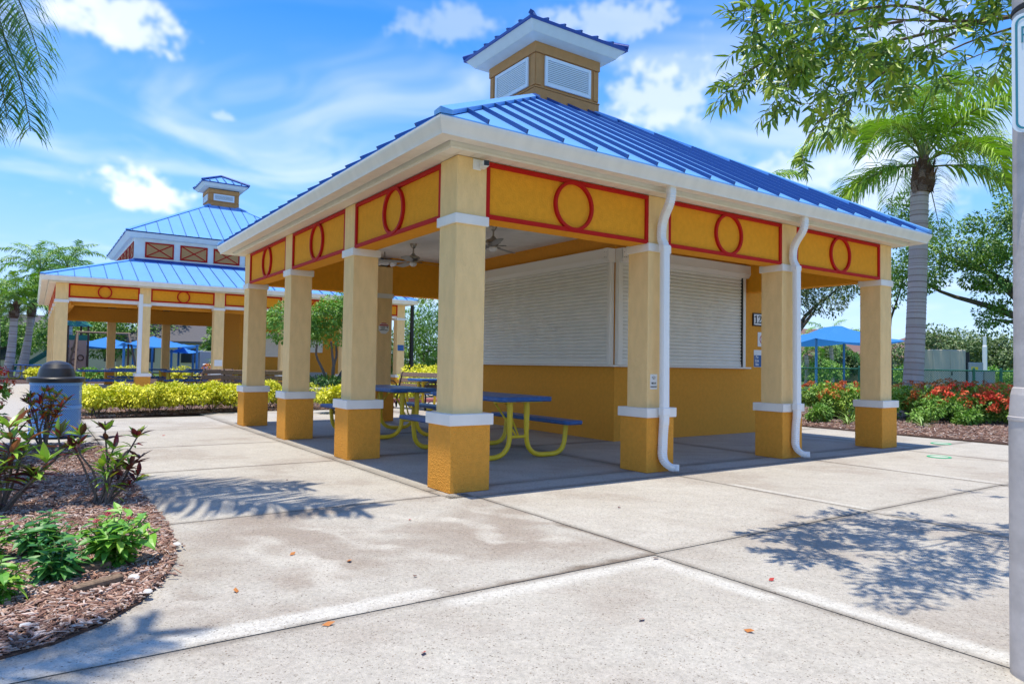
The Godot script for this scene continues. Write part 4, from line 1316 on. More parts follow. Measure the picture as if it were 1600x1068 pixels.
func signs() -> void:
	# number plate on the kiosk wall, mostly behind the third column
	var s := thing("number_sign", "framed white house number plate on the orange kiosk wall behind a column", "sign", Vector3(7.83, 2.035, -2.528))
	var b := MB.new()
	b.box(Vector3(0, 0, 0.012), Vector3(0.36, 0.235, 0.024), 0.004)
	part(s, "frame", b, M.ink)
	b = MB.new()
	b.box(Vector3(0, 0, 0.022), Vector3(0.315, 0.19, 0.008))
	part(s, "plate", b, M.plainwhite)
	part(s, "lettering", text_mesh("12", 0.20, "Droid Serif", true), M.ink, Vector3(-0.045, 0, 0.0275))
	s = thing("warning_sign", "small white sign with a red ring on the orange kiosk wall below the number plate", "sign", Vector3(7.96, 1.68, -2.528))
	part(s, "plate", rounded_sign(0.30, 0.26, 0.01, 0.004), M.plainwhite)
	part(s, "ring", ring_mesh(0.085, 0.018, 0.002), M.signred, Vector3(-0.01, 0, 0.0045))
	s = thing("notice_sign", "blue notice with white lettering and a white header low on the orange kiosk wall", "sign", Vector3(7.86, 1.33, -2.528))
	part(s, "plate", rounded_sign(0.32, 0.31, 0.008, 0.004), M.plainwhite)
	b = MB.new()
	b.box(Vector3(0, -0.045, 0.005), Vector3(0.31, 0.21, 0.002))
	part(s, "blue_panel", b, M.signblue)
	var yy := 0.025
	for q in ["Pa", "Em", "No"]:
		part(s, "lettering", text_mesh(q, 0.07, "Droid Sans", true, 0.002), M.plainwhite, Vector3(-0.075, yy, 0.007))
		yy -= 0.066
	# wireless notice on the second column
	s = thing("wifi_sign", "small white wireless notice beside the downspout of the nearest right-hand column", "sign", Vector3(2.578, 0.985, -0.052))
	part(s, "plate", rounded_sign(0.105, 0.165, 0.008, 0.003), M.plainwhite)
	for k in 3:
		var pts := []
		for i in 9:
			var an := PI * (0.22 + 0.56 * i / 8.0)
			pts.append(Vector3(cos(an) * (0.014 + k * 0.013), 0.018 + sin(an) * (0.014 + k * 0.013), 0.004))
		b = MB.new()
		b.tube(pts, [0.0028], 6, true, 0.5)
		part(s, "wave_mark", b, M.ink)
	part(s, "lettering", text_mesh("Wi-Fi", 0.030, "Droid Sans", true, 0.002), M.ink, Vector3(0, -0.017, 0.004))
	part(s, "lettering", text_mesh("AVAILABLE", 0.0195, "Droid Sans", true, 0.002), M.ink, Vector3(0, -0.055, 0.004))
	# octagonal warning on the back column
	s = thing("octagon_sign", "octagonal red and white surveillance warning on the rear column seen between the left columns", "sign", Vector3(2.625, 1.825, -7.344))
	b = MB.new()
	var oc := []
	for k in 8: oc.append(Vector2(cos(PI / 8 + k * PI / 4), sin(PI / 8 + k * PI / 4)) * 0.118)
	for k in range(1, 7): b.tri(Vector3(oc[0].x, oc[0].y, 0.004), Vector3(oc[k].x, oc[k].y, 0.004), Vector3(oc[k + 1].x, oc[k + 1].y, 0.004))
	for k in 8: b.quad(Vector3(oc[k].x, oc[k].y, 0), Vector3(oc[(k + 1) % 8].x, oc[(k + 1) % 8].y, 0), Vector3(oc[(k + 1) % 8].x, oc[(k + 1) % 8].y, 0.004), Vector3(oc[k].x, oc[k].y, 0.004))
	part(s, "plate", b, M.plainwhite)
	b = MB.new()
	for k in range(1, 3): b.tri(Vector3(oc[0].x * 0.97, oc[0].y * 0.97, 0.006), Vector3(oc[k].x * 0.97, oc[k].y * 0.97, 0.006), Vector3(oc[k + 1].x * 0.97, oc[k + 1].y * 0.97, 0.006))
	part(s, "red_header", b, M.signred)
	yy = 0.02
	for q in ["24 HOUR", "VIDEO", "SURVEILLANCE"]:
		part(s, "lettering", text_mesh(q, 0.026, "Droid Sans", true, 0.002), M.ink, Vector3(-0.02 if q != "SURVEILLANCE" else 0.0, yy, 0.005))
		yy -= 0.029
	part(s, "lettering", text_mesh("WARNING", 0.03, "Droid Sans", true, 0.002), M.plainwhite, Vector3(0, 0.078, 0.007))
	b = MB.new()
	b.box(Vector3(0.075, 0.02, 0.006), Vector3(0.034, 0.018, 0.003), 0.0, Basis(Vector3.BACK, -0.5))
	part(s, "camera_mark", b, M.ink)
	# blue plate on the far pavilion's right column
	s = thing("column_sign", "small blue and white plate on the rightmost column of the far pavilion", "sign", Vector3(8.50, 1.72, -18.90))
	part(s, "plate", rounded_sign(0.26, 0.22, 0.01, 0.004), M.signblue)
	s = thing("column_sign", "white notice low on the third front column of the far pavilion", "sign", Vector3(1.97, 1.05, -18.90))
	part(s, "plate", rounded_sign(0.24, 0.2, 0.01, 0.004), M.plainwhite)

func fixtures() -> void:
	var t := thing("security_camera", "small white bullet security camera under the eave of the front corner column", "camera", Vector3(0.285, 3.0, -0.052))
	var b := MB.new()
	b.box(Vector3(-0.03, -0.02, 0.006), Vector3(0.085, 0.10, 0.012), 0.003)
	part(t, "mounting_plate", b, M.pipe)
	b = MB.new()
	b.tube([Vector3(-0.01, 0.0, 0.01), Vector3(-0.005, 0.0, 0.05), Vector3(0.0, -0.02, 0.065)], [0.016, 0.016, 0.018], 10)
	part(t, "arm", b, M.pipe)
	b = MB.new()
	b.box(Vector3(0.0, -0.035, 0.085), Vector3(0.062, 0.062, 0.13), 0.014, Basis(Vector3.UP, -0.25))
	part(t, "housing", b, M.plainwhite)
	b = MB.new()
	b.box(Vector3(-0.0165, -0.035, 0.150), Vector3(0.050, 0.048, 0.008), 0.003, Basis(Vector3.UP, -0.25))
	part(t, "lens_face", b, M.black)
	t = thing("floodlight", "white twin emergency floodlight hanging at the back of the pavilion ceiling", "floodlight", Vector3(2.36, 3.235, -6.78))
	b = MB.new()
	b.tube([Vector3(0, 0, 0), Vector3(0, -0.16, 0)], [0.014, 0.014], 8)
	part(t, "stem", b, M.nickel)
	b = MB.new()
	b.box(Vector3(0, -0.20, 0), Vector3(0.20, 0.10, 0.08), 0.03)
	part(t, "body", b, M.plainwhite)
	for s in [-1, 1]:
		b = MB.new()
		b.lathe([Vector2(0.035, 0.0), Vector2(0.06, 0.10), Vector2(0.055, 0.105), Vector2(0.0, 0.10)], 16)
		part(t, "lamp_cup", b, M.plainwhite, Vector3(s * 0.12, -0.24, 0.02), Basis(Vector3.BACK, -s * 0.9) * Basis(Vector3.RIGHT, 1.0))
	t = thing("junction_box", "small round orange painted fitting on the rear beam of the near pavilion", "fitting", Vector3(2.98, 2.80, -7.392))
	b = MB.new()
	b.lathe([Vector2(0.055, 0), Vector2(0.055, 0.012), Vector2(0.0, 0.018)], 16)
	part(t, "cover", b, M.panel, Vector3.ZERO, Basis(Vector3.RIGHT, PI / 2))

# ---------------------------------------------------------------- distance
func shade_canopy(label: String, at: Vector3, turn: float, w: float, d: float, he: float, hp: float) -> void:
	var t := thing("shade_canopy", label, "shade canopy", at, turn, "blue fabric shade canopies")
	var b := MB.new()
	var n := 12
	var rg := d * 0.18
	# hip-shaped fabric with sagging edges
	var f := func(u: float, v: float) -> Vector3:
		var x := (u - 0.5) * w; var z := (v - 0.5) * d
		var e := minf(minf(u, 1 - u) * w, minf(v, 1 - v) * d) / (minf(w, d) * 0.5)
		var y := he + (hp - he) * pow(clampf(e, 0, 1), 1.15)
		y += 0.22 * (4.0 * pow(maxf(absf(u - 0.5), absf(v - 0.5)), 2.0)) * (4.0 * minf(absf(u - 0.5), absf(v - 0.5)) * minf(absf(u - 0.5), absf(v - 0.5))) - 0.22
		return Vector3(x, y, z)
	for i in n:
		for j in n:
			b.quad(f.call(float(i) / n, float(j + 1) / n), f.call(float(i + 1) / n, float(j + 1) / n), f.call(float(i + 1) / n, float(j) / n), f.call(float(i) / n, float(j) / n))
	part(t, "fabric_roof", b, M.canopy)
	for sx in [-1, 1]:
		for sz in [-1, 1]:
			b = MB.new()
			b.tube([Vector3(sx * w * 0.47, 0, sz * d * 0.47), Vector3(sx * w * 0.47, he, sz * d * 0.47)], [0.07, 0.07], 10)
			part(t, "post", b, M.canopypost)

func house(called: String, label: String, at: Vector3, turn: float, w: float, d: float, hw: float, hr: float, wall: Material, roof: Material, lean := 0.5) -> void:
	var t := thing(called, label, "house", at, turn)
	var b := MB.new()
	b.box(Vector3(0, hw * 0.5, 0), Vector3(w, hw, d))
	var wl := part(t, "wall", b, wall)
	b = MB.new()
	var ex := w * 0.5 + 0.4; var ez := d * 0.5 + 0.4; var rx := maxf(0.1, ex - ez * 0.95)
	var y0 := hw - 0.05
	var a := [Vector3(-ex, y0, ez), Vector3(ex, y0, ez), Vector3(ex, y0, -ez), Vector3(-ex, y0, -ez)]
	var r0 := Vector3(-rx, hw + hr, 0); var r1 := Vector3(rx, hw + hr, 0)
	b.quad(a[0], a[1], r1, r0); b.tri(a[1], a[2], r1); b.quad(a[2], a[3], r0, r1); b.tri(a[3], a[0], r0)
	b.quad(a[3], a[2], a[1], a[0])
	for k in 4: b.quad(a[k] + Vector3(0, -0.18, 0), a[(k + 1) % 4] + Vector3(0, -0.18, 0), a[(k + 1) % 4], a[k])
	part(t, "roof", b, roof)
	for k in 3:
		b = MB.new()
		b.box(Vector3((k - 1) * w * 0.3, hw * 0.55, d * 0.5 + 0.02), Vector3(1.3, 1.2, 0.06))
		var wi := part(wl, "window", b, M.glass)

func playground() -> void:
	# tower with climbing panel
	var t := thing("play_tower", "brown playground tower with tan bubble panel and teal roof left of the far pavilion", "playground tower", Vector3(-1.0, 0, -44.0), 0.3)
	var b := MB.new()
	for sx in [-1, 1]:
		for sz in [-1, 1]:
			b = MB.new()
			b.tube([Vector3(sx * 0.55, 0, sz * 0.55), Vector3(sx * 0.55, 3.1, sz * 0.55)], [0.06, 0.06], 8)
			part(t, "post", b, M.playbrown)
	b = MB.new()
	b.box(Vector3(0, 1.35, 0.55), Vector3(0.95, 1.7, 0.06), 0.02)
	var pn := part(t, "climbing_panel", b, M.playtan)
	for q in [[-0.18, 1.65], [0.15, 1.15], [-0.2, 0.9]]:
		part(pn, "bubble_ring", ring_mesh(0.19, 0.06, 0.03), M.playbrown, Vector3(q[0], q[1], 0.585))
	b = MB.new()
	var ap := Vector3(0, 3.75, 0)
	var cr := [Vector3(-0.75, 3.05, 0.75), Vector3(0.75, 3.05, 0.75), Vector3(0.75, 3.05, -0.75), Vector3(-0.75, 3.05, -0.75)]
	for k in 4: b.tri(cr[k], cr[(k + 1) % 4], ap)
	b.quad(cr[3], cr[2], cr[1], cr[0])
	part(t, "roof", b, M.playgreen)
	b = MB.new()
	b.box(Vector3(0, 2.35, 0.55), Vector3(1.0, 0.3, 0.06))
	part(t, "rail_panel", b, M.playgreen)
	# slide
	t = thing("slide", "dark green playground slide with yellow rails beside the palms", "slide", Vector3(-2.3, 0, -44.6), 0.2)
	b = MB.new()
	var pa := smooth_path([Vector3(-1.9, 0.35, 0), Vector3(-1.2, 0.5, 0), Vector3(0.3, 1.55, 0), Vector3(0.7, 1.75, 0)], 0.15)
	for i in pa.size() - 1:
		var p: Vector3 = pa[i]; var q: Vector3 = pa[i + 1]
		b.box((p + q) * 0.5, Vector3((q - p).length() + 0.02, 0.05, 0.5), 0.0, Basis(Vector3.BACK, atan2(q.y - p.y, q.x - p.x)))
		for s in [-1, 1]:
			b.box((p + q) * 0.5 + Vector3(0, 0.1, s * 0.26), Vector3((q - p).length() + 0.02, 0.24, 0.04), 0.0, Basis(Vector3.BACK, atan2(q.y - p.y, q.x - p.x)))
	part(t, "chute", b, M.playgreen)
	b = MB.new()
	b.tube(fillet([Vector3(0.7, 0, 0.3), Vector3(0.7, 2.7, 0.3), Vector3(0.7, 2.7, -0.3), Vector3(0.7, 0, -0.3)], 0.3), [0.04], 8)
	part(t, "rail_hoop", b, M.yellow)
	# swing frame
	t = thing("swing_frame", "tan steel A-frame playground swing seen through the far pavilion", "swing", Vector3(0.3, 0, -41.0), 0.15)
	for s in [-1, 1]:
		for e in [-1, 1]:
			b = MB.new()
			b.tube([Vector3(s * 1.5 + s * 0.1, 0, e * 1.1), Vector3(s * 1.3, 2.6, 0)], [0.06, 0.06], 8)
			part(t, "leg", b, M.benchwood)
	b = MB.new()
	b.tube([Vector3(-1.4, 2.6, 0), Vector3(1.4, 2.6, 0)], [0.06, 0.06], 8)
	part(t, "top_beam", b, M.benchwood)
	shade_canopy("blue fabric canopy over the playground, leftmost behind the far pavilion", Vector3(0.9, 0, -47.0), 0.15, 4.6, 4.6, 2.0, 2.75)
	shade_canopy("blue fabric canopy with blue posts in the middle behind the far pavilion", Vector3(3.0, 0, -42.0), 0.1, 4.2, 4.2, 2.05, 2.75)
	shade_canopy("small teal-blue canopy at right behind the far pavilion near a house", Vector3(4.9, 0, -43.5), 0.1, 1.9, 1.9, 1.75, 2.15)
	house("house", "grey roofed tan house behind the palms at the far left", Vector3(-2.0, 0, -82.0), 0.2, 16, 10, 2.6, 2.9, M.housewall, M.houseroof)
	house("house", "tan house with grey roof seen through the middle of the far pavilion", Vector3(9.3, 0, -62.0), -0.35, 11, 9, 2.7, 2.7, M.housewall, M.houseroof)
	t = thing("storage_shed", "grey metal storage shed seen through the far pavilion", "shed", Vector3(6.2, 0, -43.0))
	b = MB.new()
	b.box(Vector3(0, 0.85, 0), Vector3(0.85, 1.7, 0.8), 0.02)
	part(t, "body", b, M.cabinetgrey)
	t = thing("recycling_bin", "blue bin with pale lid in front of the grey shed", "bin", Vector3(5.75, 0, -39.5))
	b = MB.new()
	b.box(Vector3(0, 0.4, 0), Vector3(0.62, 0.8, 0.55), 0.05)
	part(t, "body", b, M.blue_can)
	b = MB.new()
	b.box(Vector3(0, 0.85, 0), Vector3(0.68, 0.12, 0.62), 0.04)
	part(t, "lid", b, M.plainwhite)

func fence() -> void:
	var A := Vector3(16.5, -0.07, -7.9); var B := Vector3(23.5, -0.07, -3.1)
	var t := thing("chain_link_fence", "dark green chain link fence behind the flowering hedge at right", "fence", A)
	var d := B - A; var L := d.length(); var bs := Basis(Vector3.UP, atan2(-d.z, d.x))
	var H := 1.26
	var b := MB.new()
	b.tube([Vector3(0, H, 0), Vector3(L, H, 0)], [0.022, 0.022], 8)
	part(t, "top_rail", b, M.fencegreen, Vector3.ZERO, bs)
	b = MB.new()
	var n := int(L / 0.075)
	for k in range(-18, n + 18):
		for s in [-1, 1]:
			var x0 := k * 0.075; var x1: float = x0 + s * (H - 0.06)
			var y0 := 0.04; var y1 := H
			if x0 < 0: y0 += (0 - x0) * s; x0 = 0
			if x0 > L: y0 += (x0 - L) * (-s); x0 = L
			if x1 > L: y1 -= (x1 - L); x1 = L
			if x1 < 0: y1 -= -x1; x1 = 0
			if y0 >= y1 - 0.02: continue
			var q := Vector3(0.0045, 0, 0)
			b.quad(Vector3(x0, y0, 0.002 * s) - q, Vector3(x0, y0, 0.002 * s) + q, Vector3(x1, y1, 0.002 * s) + q, Vector3(x1, y1, 0.002 * s) - q)
	part(t, "chain_link_mesh", b, M.fencegreen, Vector3.ZERO, bs)
	for x in [0.0, 2.4, 4.2, 6.02, 6.88, L]:
		b = MB.new()
		b.lathe([Vector2(0.042, 0), Vector2(0.042, H + 0.05), Vector2(0.03, H + 0.09), Vector2(0, H + 0.1)], 12)
		part(t, "post", b, M.fencegreen, bs * Vector3(x, 0, 0))

func cabinets() -> void:
	var t := thing("utility_cabinet", "tall beige steel utility cabinet behind the fence, largest of the boxes", "utility cabinet", Vector3(24.0, -0.07, -6.55), -0.62)
	var b := MB.new()
	b.box(Vector3(0, 1.0, 0), Vector3(1.15, 2.0, 0.9), 0.02)
	part(t, "body", b, M.cabinet)
	b = MB.new()
	b.box(Vector3(0.29, 1.0, 0.455), Vector3(0.54, 1.9, 0.02), 0.008)
	var dr := part(t, "door", b, M.cabinet)
	b = MB.new()
	b.box(Vector3(0.07, 1.15, 0.475), Vector3(0.03, 0.14, 0.03), 0.005)
	part(dr, "handle", b, M.dark)
	b = MB.new()
	b.box(Vector3(0.67, 0.97, -0.02), Vector3(0.18, 1.9, 0.8), 0.01)
	part(t, "side_vent", b, M.dark)  # near-black box covering the right side of the cabinet
	t = thing("utility_cabinet", "medium grey electric box with yellow label behind the fence", "utility cabinet", Vector3(24.65, -0.07, -5.85), -0.62)
	b = MB.new()
	b.box(Vector3(0, 0.78, 0), Vector3(0.52, 1.56, 0.5), 0.02)
	part(t, "body", b, M.cabinetgrey)
	b = MB.new()
	b.box(Vector3(-0.05, 1.35, 0.253), Vector3(0.24, 0.1, 0.006))
	part(t, "yellow_label", b, M.yellow)
	t = thing("utility_cabinet", "small pale electric box right of the grey one behind the fence", "utility cabinet", Vector3(25.2, -0.07, -5.6), -0.62)
	b = MB.new()
	b.box(Vector3(0, 0.62, 0), Vector3(0.4, 1.24, 0.4), 0.02)
	part(t, "body", b, M.cabinet)
	b = MB.new()
	b.box(Vector3(0, 0.85, 0.205), Vector3(0.2, 0.2, 0.02), 0.005)
	part(t, "meter_face", b, M.cabinetgrey)
	t = thing("flag_pole", "slim white pole rising behind the electric boxes", "pole", Vector3(42, 0, -12.2))
	b = MB.new()
	b.lathe([Vector2(0.12, 0), Vector2(0.12, 2.6), Vector2(0.09, 2.7), Vector2(0.09, 3.2), Vector2(0, 3.25)], 12)
	part(t, "shaft", b, M.plainwhite)
	shade_canopy("large blue fabric canopy standing on the lawn at right behind the near pavilion", Vector3(36.25, 0, -18.1), -0.60, 5.3, 7.7, 2.85, 3.95)
	house("house", "house with reddish roof far behind the right-hand lawn", Vector3(66, 0, -38), -0.6, 16, 11, 2.5, 3.0, M.housewall, M.redroof)
	house("house", "pale house with reddish roof at the far right, half hidden by the palm", Vector3(74, 0, -30), -0.6, 12, 10, 2.5, 2.5, M.housewall, M.redroof)

func litter() -> void:
	var r := RandomNumberGenerator.new(); r.seed = 77
	for q in [[-2.19, 1.74, 0.055, 0, "tan leaf on the pavement just outside the bend of the mulch bed"], [-2.29, 0.62, 0.055, 0, "orange leaf at the very edge of the mulch, beside the top of its curve"], [-1.96, 2.41, 0.06, 0, "brown leaf lying in the long joint at the lower left"], [-1.75, 1.22, 0.05, 0, "small orange leaf on the stained slab at left"], [-1.33, 1.99, 0.035, 1, "dark speck-like leaf on the stained slab near the long joint"], [-0.75, 3.1, 0.05, 1, "red leaf standing alone in the middle of the nearest slab"], [-1.75, 2.9, 0.045, 1, "dark leaf on the nearest slab just below the long joint"],
			[0.05, 2.42, 0.05, 1, "dark red leaf beside the crossing of the pavement joints"], [-1.52, 1.53, 0.065, 0, "largest leaf, curled and orange-brown, on the stained slab"], [-2.25, -0.35, 0.05, 0, "orange leaf beside the frond shadow at the edge of the mulch"], [-0.75, 0.75, 0.04, 1, "red leaf on the stained slab in front of the corner column"], [0.9, 1.2, 0.04, 1, "dark leaf on the slab in front of the second right-hand column"], [0.28, 3.05, 0.045, 1, "red leaf close to the right side of the joint running towards the viewer"],
			[-0.45, 3.45, 0.055, 0, "orange-brown leaf in the lower middle of the nearest slab"], [-1.0, -1.4, 0.05, 1, "dark leaf on the pavement left of the second left-hand column"], [-1.4, -6.2, 0.06, 1, "dark leaf on the far pavement near the litter bin"], [1.9, 3.6, 0.05, 0, "orange leaf on the slab at the lower right"]]:
		var b := MB.new()
		var L: float = q[2]
		b.quad(Vector3(-L * 0.5, 0.004, 0), Vector3(0, 0.002, L * 0.24), Vector3(L * 0.5, 0.014, 0), Vector3(0, 0.008, -0.003))
		b.quad(Vector3(-L * 0.5, 0.004, 0), Vector3(0, 0.008, -0.003), Vector3(L * 0.5, 0.014, 0), Vector3(0.0, 0.012, -L * 0.26))
		var o := MeshInstance3D.new()
		o.mesh = b.mesh()
		o.material_override = M.deadleaf if q[3] == 0 else M.deadred
		o.name = numbered("fallen_leaf")
		add_child(o)
		o.position = Vector3(q[0], 0.001, q[1]); o.rotation.y = r.randf() * TAU
		tag(o, q[4], "leaf", "dead leaves scattered on the pavement")
	for q in [[-2.80, 1.10, 0.24, 0.06, 0.12, "grey-brown timber offcut lying in the mulch under the leafy plant, upper one"], [-2.76, 1.42, 0.22, 0.05, 0.28, "grey-brown timber offcut lying in the mulch, nearer of the two"]]:
		var b := MB.new()
		b.box(Vector3(0, 0.02, 0), Vector3(q[2], 0.035, q[3]), 0.006)
		var o := MeshInstance3D.new()
		o.mesh = b.mesh(); o.material_override = M.timber
		o.name = numbered("timber_offcut"); add_child(o)
		o.position = Vector3(q[0], 0.03, q[1]); o.rotation = Vector3(0.05, q[4], 0.06)
		tag(o, q[5], "wood")
	for q in [[-2.60, 1.36, 0.035, "pale pebble on the mulch beside the timber offcuts"], [-2.57, 1.64, 0.028, "pale pebble at the mulch edge near the front bend of the bed"], [-2.31, 0.78, 0.032, "pale pebble at the edge of the mulch near the curve"], [-3.05, 1.85, 0.026, "pale pebble low in the front corner of the mulch"]]:
		var b := MB.new()
		b.lathe([Vector2(0.0, -0.5), Vector2(0.7, -0.4), Vector2(1.0, 0.0), Vector2(0.75, 0.4), Vector2(0.3, 0.55), Vector2(0.0, 0.58)], 9)
		var o := MeshInstance3D.new()
		o.mesh = b.mesh(); o.material_override = M.stone
		o.name = numbered("pebble"); add_child(o)
		o.position = Vector3(q[0], 0.04, q[1]); o.rotation.y = r.randf() * TAU; o.scale = Vector3(q[2], q[2] * 0.6, q[2] * 0.75)
		tag(o, q[3], "stone")
# ---------------------------------------------------------------- plants
func leaf_shape(w: float, droop: float, fold: float, seg := 2) -> ArrayMesh:
	var b := MB.new()
	var prev := []
	for i in seg + 2:
		var t := float(i) / (seg + 1)
		var ww := w * sin(PI * pow(t, 0.8)) if t < 1.0 else 0.0
		var y := -droop * t * t
		var cur := [Vector3(t, y + fold * ww, -ww), Vector3(t, y, 0), Vector3(t, y + fold * ww, ww)]
		if prev.size():
			if i == 1:
				b.tri(prev[1], cur[1], cur[0]); b.tri(prev[1], cur[2], cur[1])
			elif i == seg + 1:
				b.tri(prev[0], prev[1], cur[1]); b.tri(prev[1], prev[2], cur[1])
			else:
				b.quad(prev[0], prev[1], cur[1], cur[0]); b.quad(prev[1], prev[2], cur[2], cur[1])
		prev = cur
	return b.mesh()

func basis_dir(x: Vector3, up: Vector3) -> Basis:
	x = x.normalized()
	var z := x.cross(up)
	if z.length() < 0.01: z = x.cross(Vector3(0.3, 0.1, 1))
	z = z.normalized()
	return Basis(x, z.cross(x), z)

func rdir(r: RandomNumberGenerator) -> Vector3:
	return Vector3(r.randfn(), r.randfn(), r.randfn()).normalized()

# leaves gathered in sub-clumps on the skin of ellipsoids: [centre, radii]
func foliage(parent: Node3D, called: String, clumps: Array, n: int, mesh: Mesh, size: float, cols: Array, m: Material, seed_: int, sub := 14, subr := 0.34, inner := 0.55, up := 0.7, flat_bottom := false) -> void:
	var r := RandomNumberGenerator.new(); r.seed = seed_
	var subs := []
	var tot := 0.0
	for c in clumps:
		var rad: Vector3 = c[1]
		var vol := pow(rad.x * rad.y * rad.z, 0.667)
		for k in sub:
			var d := rdir(r)
			if flat_bottom: d.y = absf(d.y) * (1.0 if r.randf() < 0.8 else -0.3)
			var q := pow(r.randf(), 0.45)
			var s := r.randf_range(0.7, 1.25) * subr
			subs.append([c[0] + d * rad * q * (1.0 - s * 0.5), rad * s, d, vol, r.randf()])
			tot += vol
	var xs := []; var cs := []
	for s in subs:
		var cnt := int(n * s[3] / tot)
		var rad: Vector3 = s[1]
		var od: Vector3 = s[2]
		for k in cnt:
			var d := (rdir(r) + od * 0.25).normalized()
			var p: Vector3 = s[0] + d * rad * lerpf(inner, 1.05, sqrt(r.randf()))
			if p.y < 0.02: continue
			var x := (d * 0.7 + od * 0.4 + rdir(r) * 0.75 + Vector3(0, -0.25, 0))
			var nn := (Vector3(0, up, 0) + d * 0.6 + rdir(r) * 0.55)
			var sz := size * r.randf_range(0.65, 1.3)
			xs.append(Transform3D(basis_dir(x, nn).scaled_local(Vector3.ONE * sz), p))
			var t: float = clampf(s[4] * 0.55 + r.randf() * 0.55, 0, 0.999) * (cols.size() - 1)
			var i := int(t)
			cs.append(Color(cols[i]).lerp(cols[i + 1], t - i) * r.randf_range(0.8, 1.2))
	var o := MultiMeshInstance3D.new()
	o.multimesh = multi(mesh, xs, cs)
	o.material_override = m
	o.name = pname(parent, called)
	o.set_meta("kind", "stuff")
	parent.add_child(o)

func flowers(parent: Node3D, called: String, clumps: Array, n: int, size: float, cols: Array, seed_: int, above := -0.2) -> void:
	var r := RandomNumberGenerator.new(); r.seed = seed_
	var b := MB.new()
	for k in 16:     # a domed head of small four-petalled blooms
		var d := Vector3(r.randfn(), absf(r.randfn()) * 0.9 + 0.2, r.randfn()).normalized()
		var bs := basis_dir(rdir(r), d)
		var p := d * r.randf_range(0.75, 1.0)
		for q in 2:
			var e := bs.x if q == 0 else bs.z
			var f := bs.z if q == 0 else bs.x
			b.quad(p - e * 0.36, p + f * 0.13 + d * 0.03, p + e * 0.36, p - f * 0.13 + d * 0.03)
	var xs := []; var cs := []
	for k in n:
		var c = clumps[r.randi() % clumps.size()]
		var d := rdir(r)
		if d.y < above: d.y = -d.y
		xs.append(Transform3D(basis_dir(rdir(r), d + Vector3(0, 0.4, 0)).scaled_local(Vector3.ONE * size * r.randf_range(0.6, 1.25)), c[0] + d * c[1] * r.randf_range(0.92, 1.06)))
		cs.append(Color(cols[r.randi() % cols.size()]) * r.randf_range(0.75, 1.2))
	var o := MultiMeshInstance3D.new()
	o.multimesh = multi(b.mesh(), xs, cs)
	o.material_override = M.flower
	o.name = pname(parent, called)
	o.set_meta("kind", "stuff")
	parent.add_child(o)

func limb_path(a: Vector3, e: Vector3, r: RandomNumberGenerator, wob: float) -> Array:
	var m := a.lerp(e, 0.4) + Vector3(r.randfn() * wob, absf(r.randfn()) * wob * 0.5, r.randfn() * wob)
	var m2 := a.lerp(e, 0.72) + Vector3(r.randfn() * wob, r.randfn() * wob * 0.5, r.randfn() * wob)
	return smooth_path([a, m, m2, e], a.distance_to(e) / 9.0)

func taper(n: int, r0: float, r1: float) -> Array:
	var o := []
	for i in n: o.append(lerpf(r0, r1, pow(float(i) / maxi(1, n - 1), 0.8)))
	return o

func tree(called: String, label: String, at: Vector3, fork: float, tr: float, clumps: Array, n: int, leaf: Mesh, size: float, cols: Array, seed_: int, sub := 16, subr := 0.36, lean := Vector3.ZERO, limbs := true, group := "") -> Node3D:
	var t := thing(called, label, "tree", at, 0.0, group)
	var r := RandomNumberGenerator.new(); r.seed = seed_
	var b := MB.new()
	var top := Vector3(0, fork, 0) + lean
	var p := limb_path(Vector3.ZERO, top, r, tr * 0.3)
	var rr := taper(p.size(), tr, tr * 0.7)
	rr[0] = tr * 1.35
	b.tube(p, rr, 12)
	var trunk := part(t, "trunk", b, M.bark)
	if limbs:
		for c in clumps:
			b = MB.new()
			p = limb_path(top - Vector3(0, tr, 0), c[0], r, 0.25)
			b.tube(p, taper(p.size(), tr * 0.5, tr * 0.08), 8)
			part(trunk, "limb", b, M.bark)
	foliage(t, "foliage", clumps, n, leaf, size, cols, M.leaf, seed_ + 1, sub, subr)
	return t

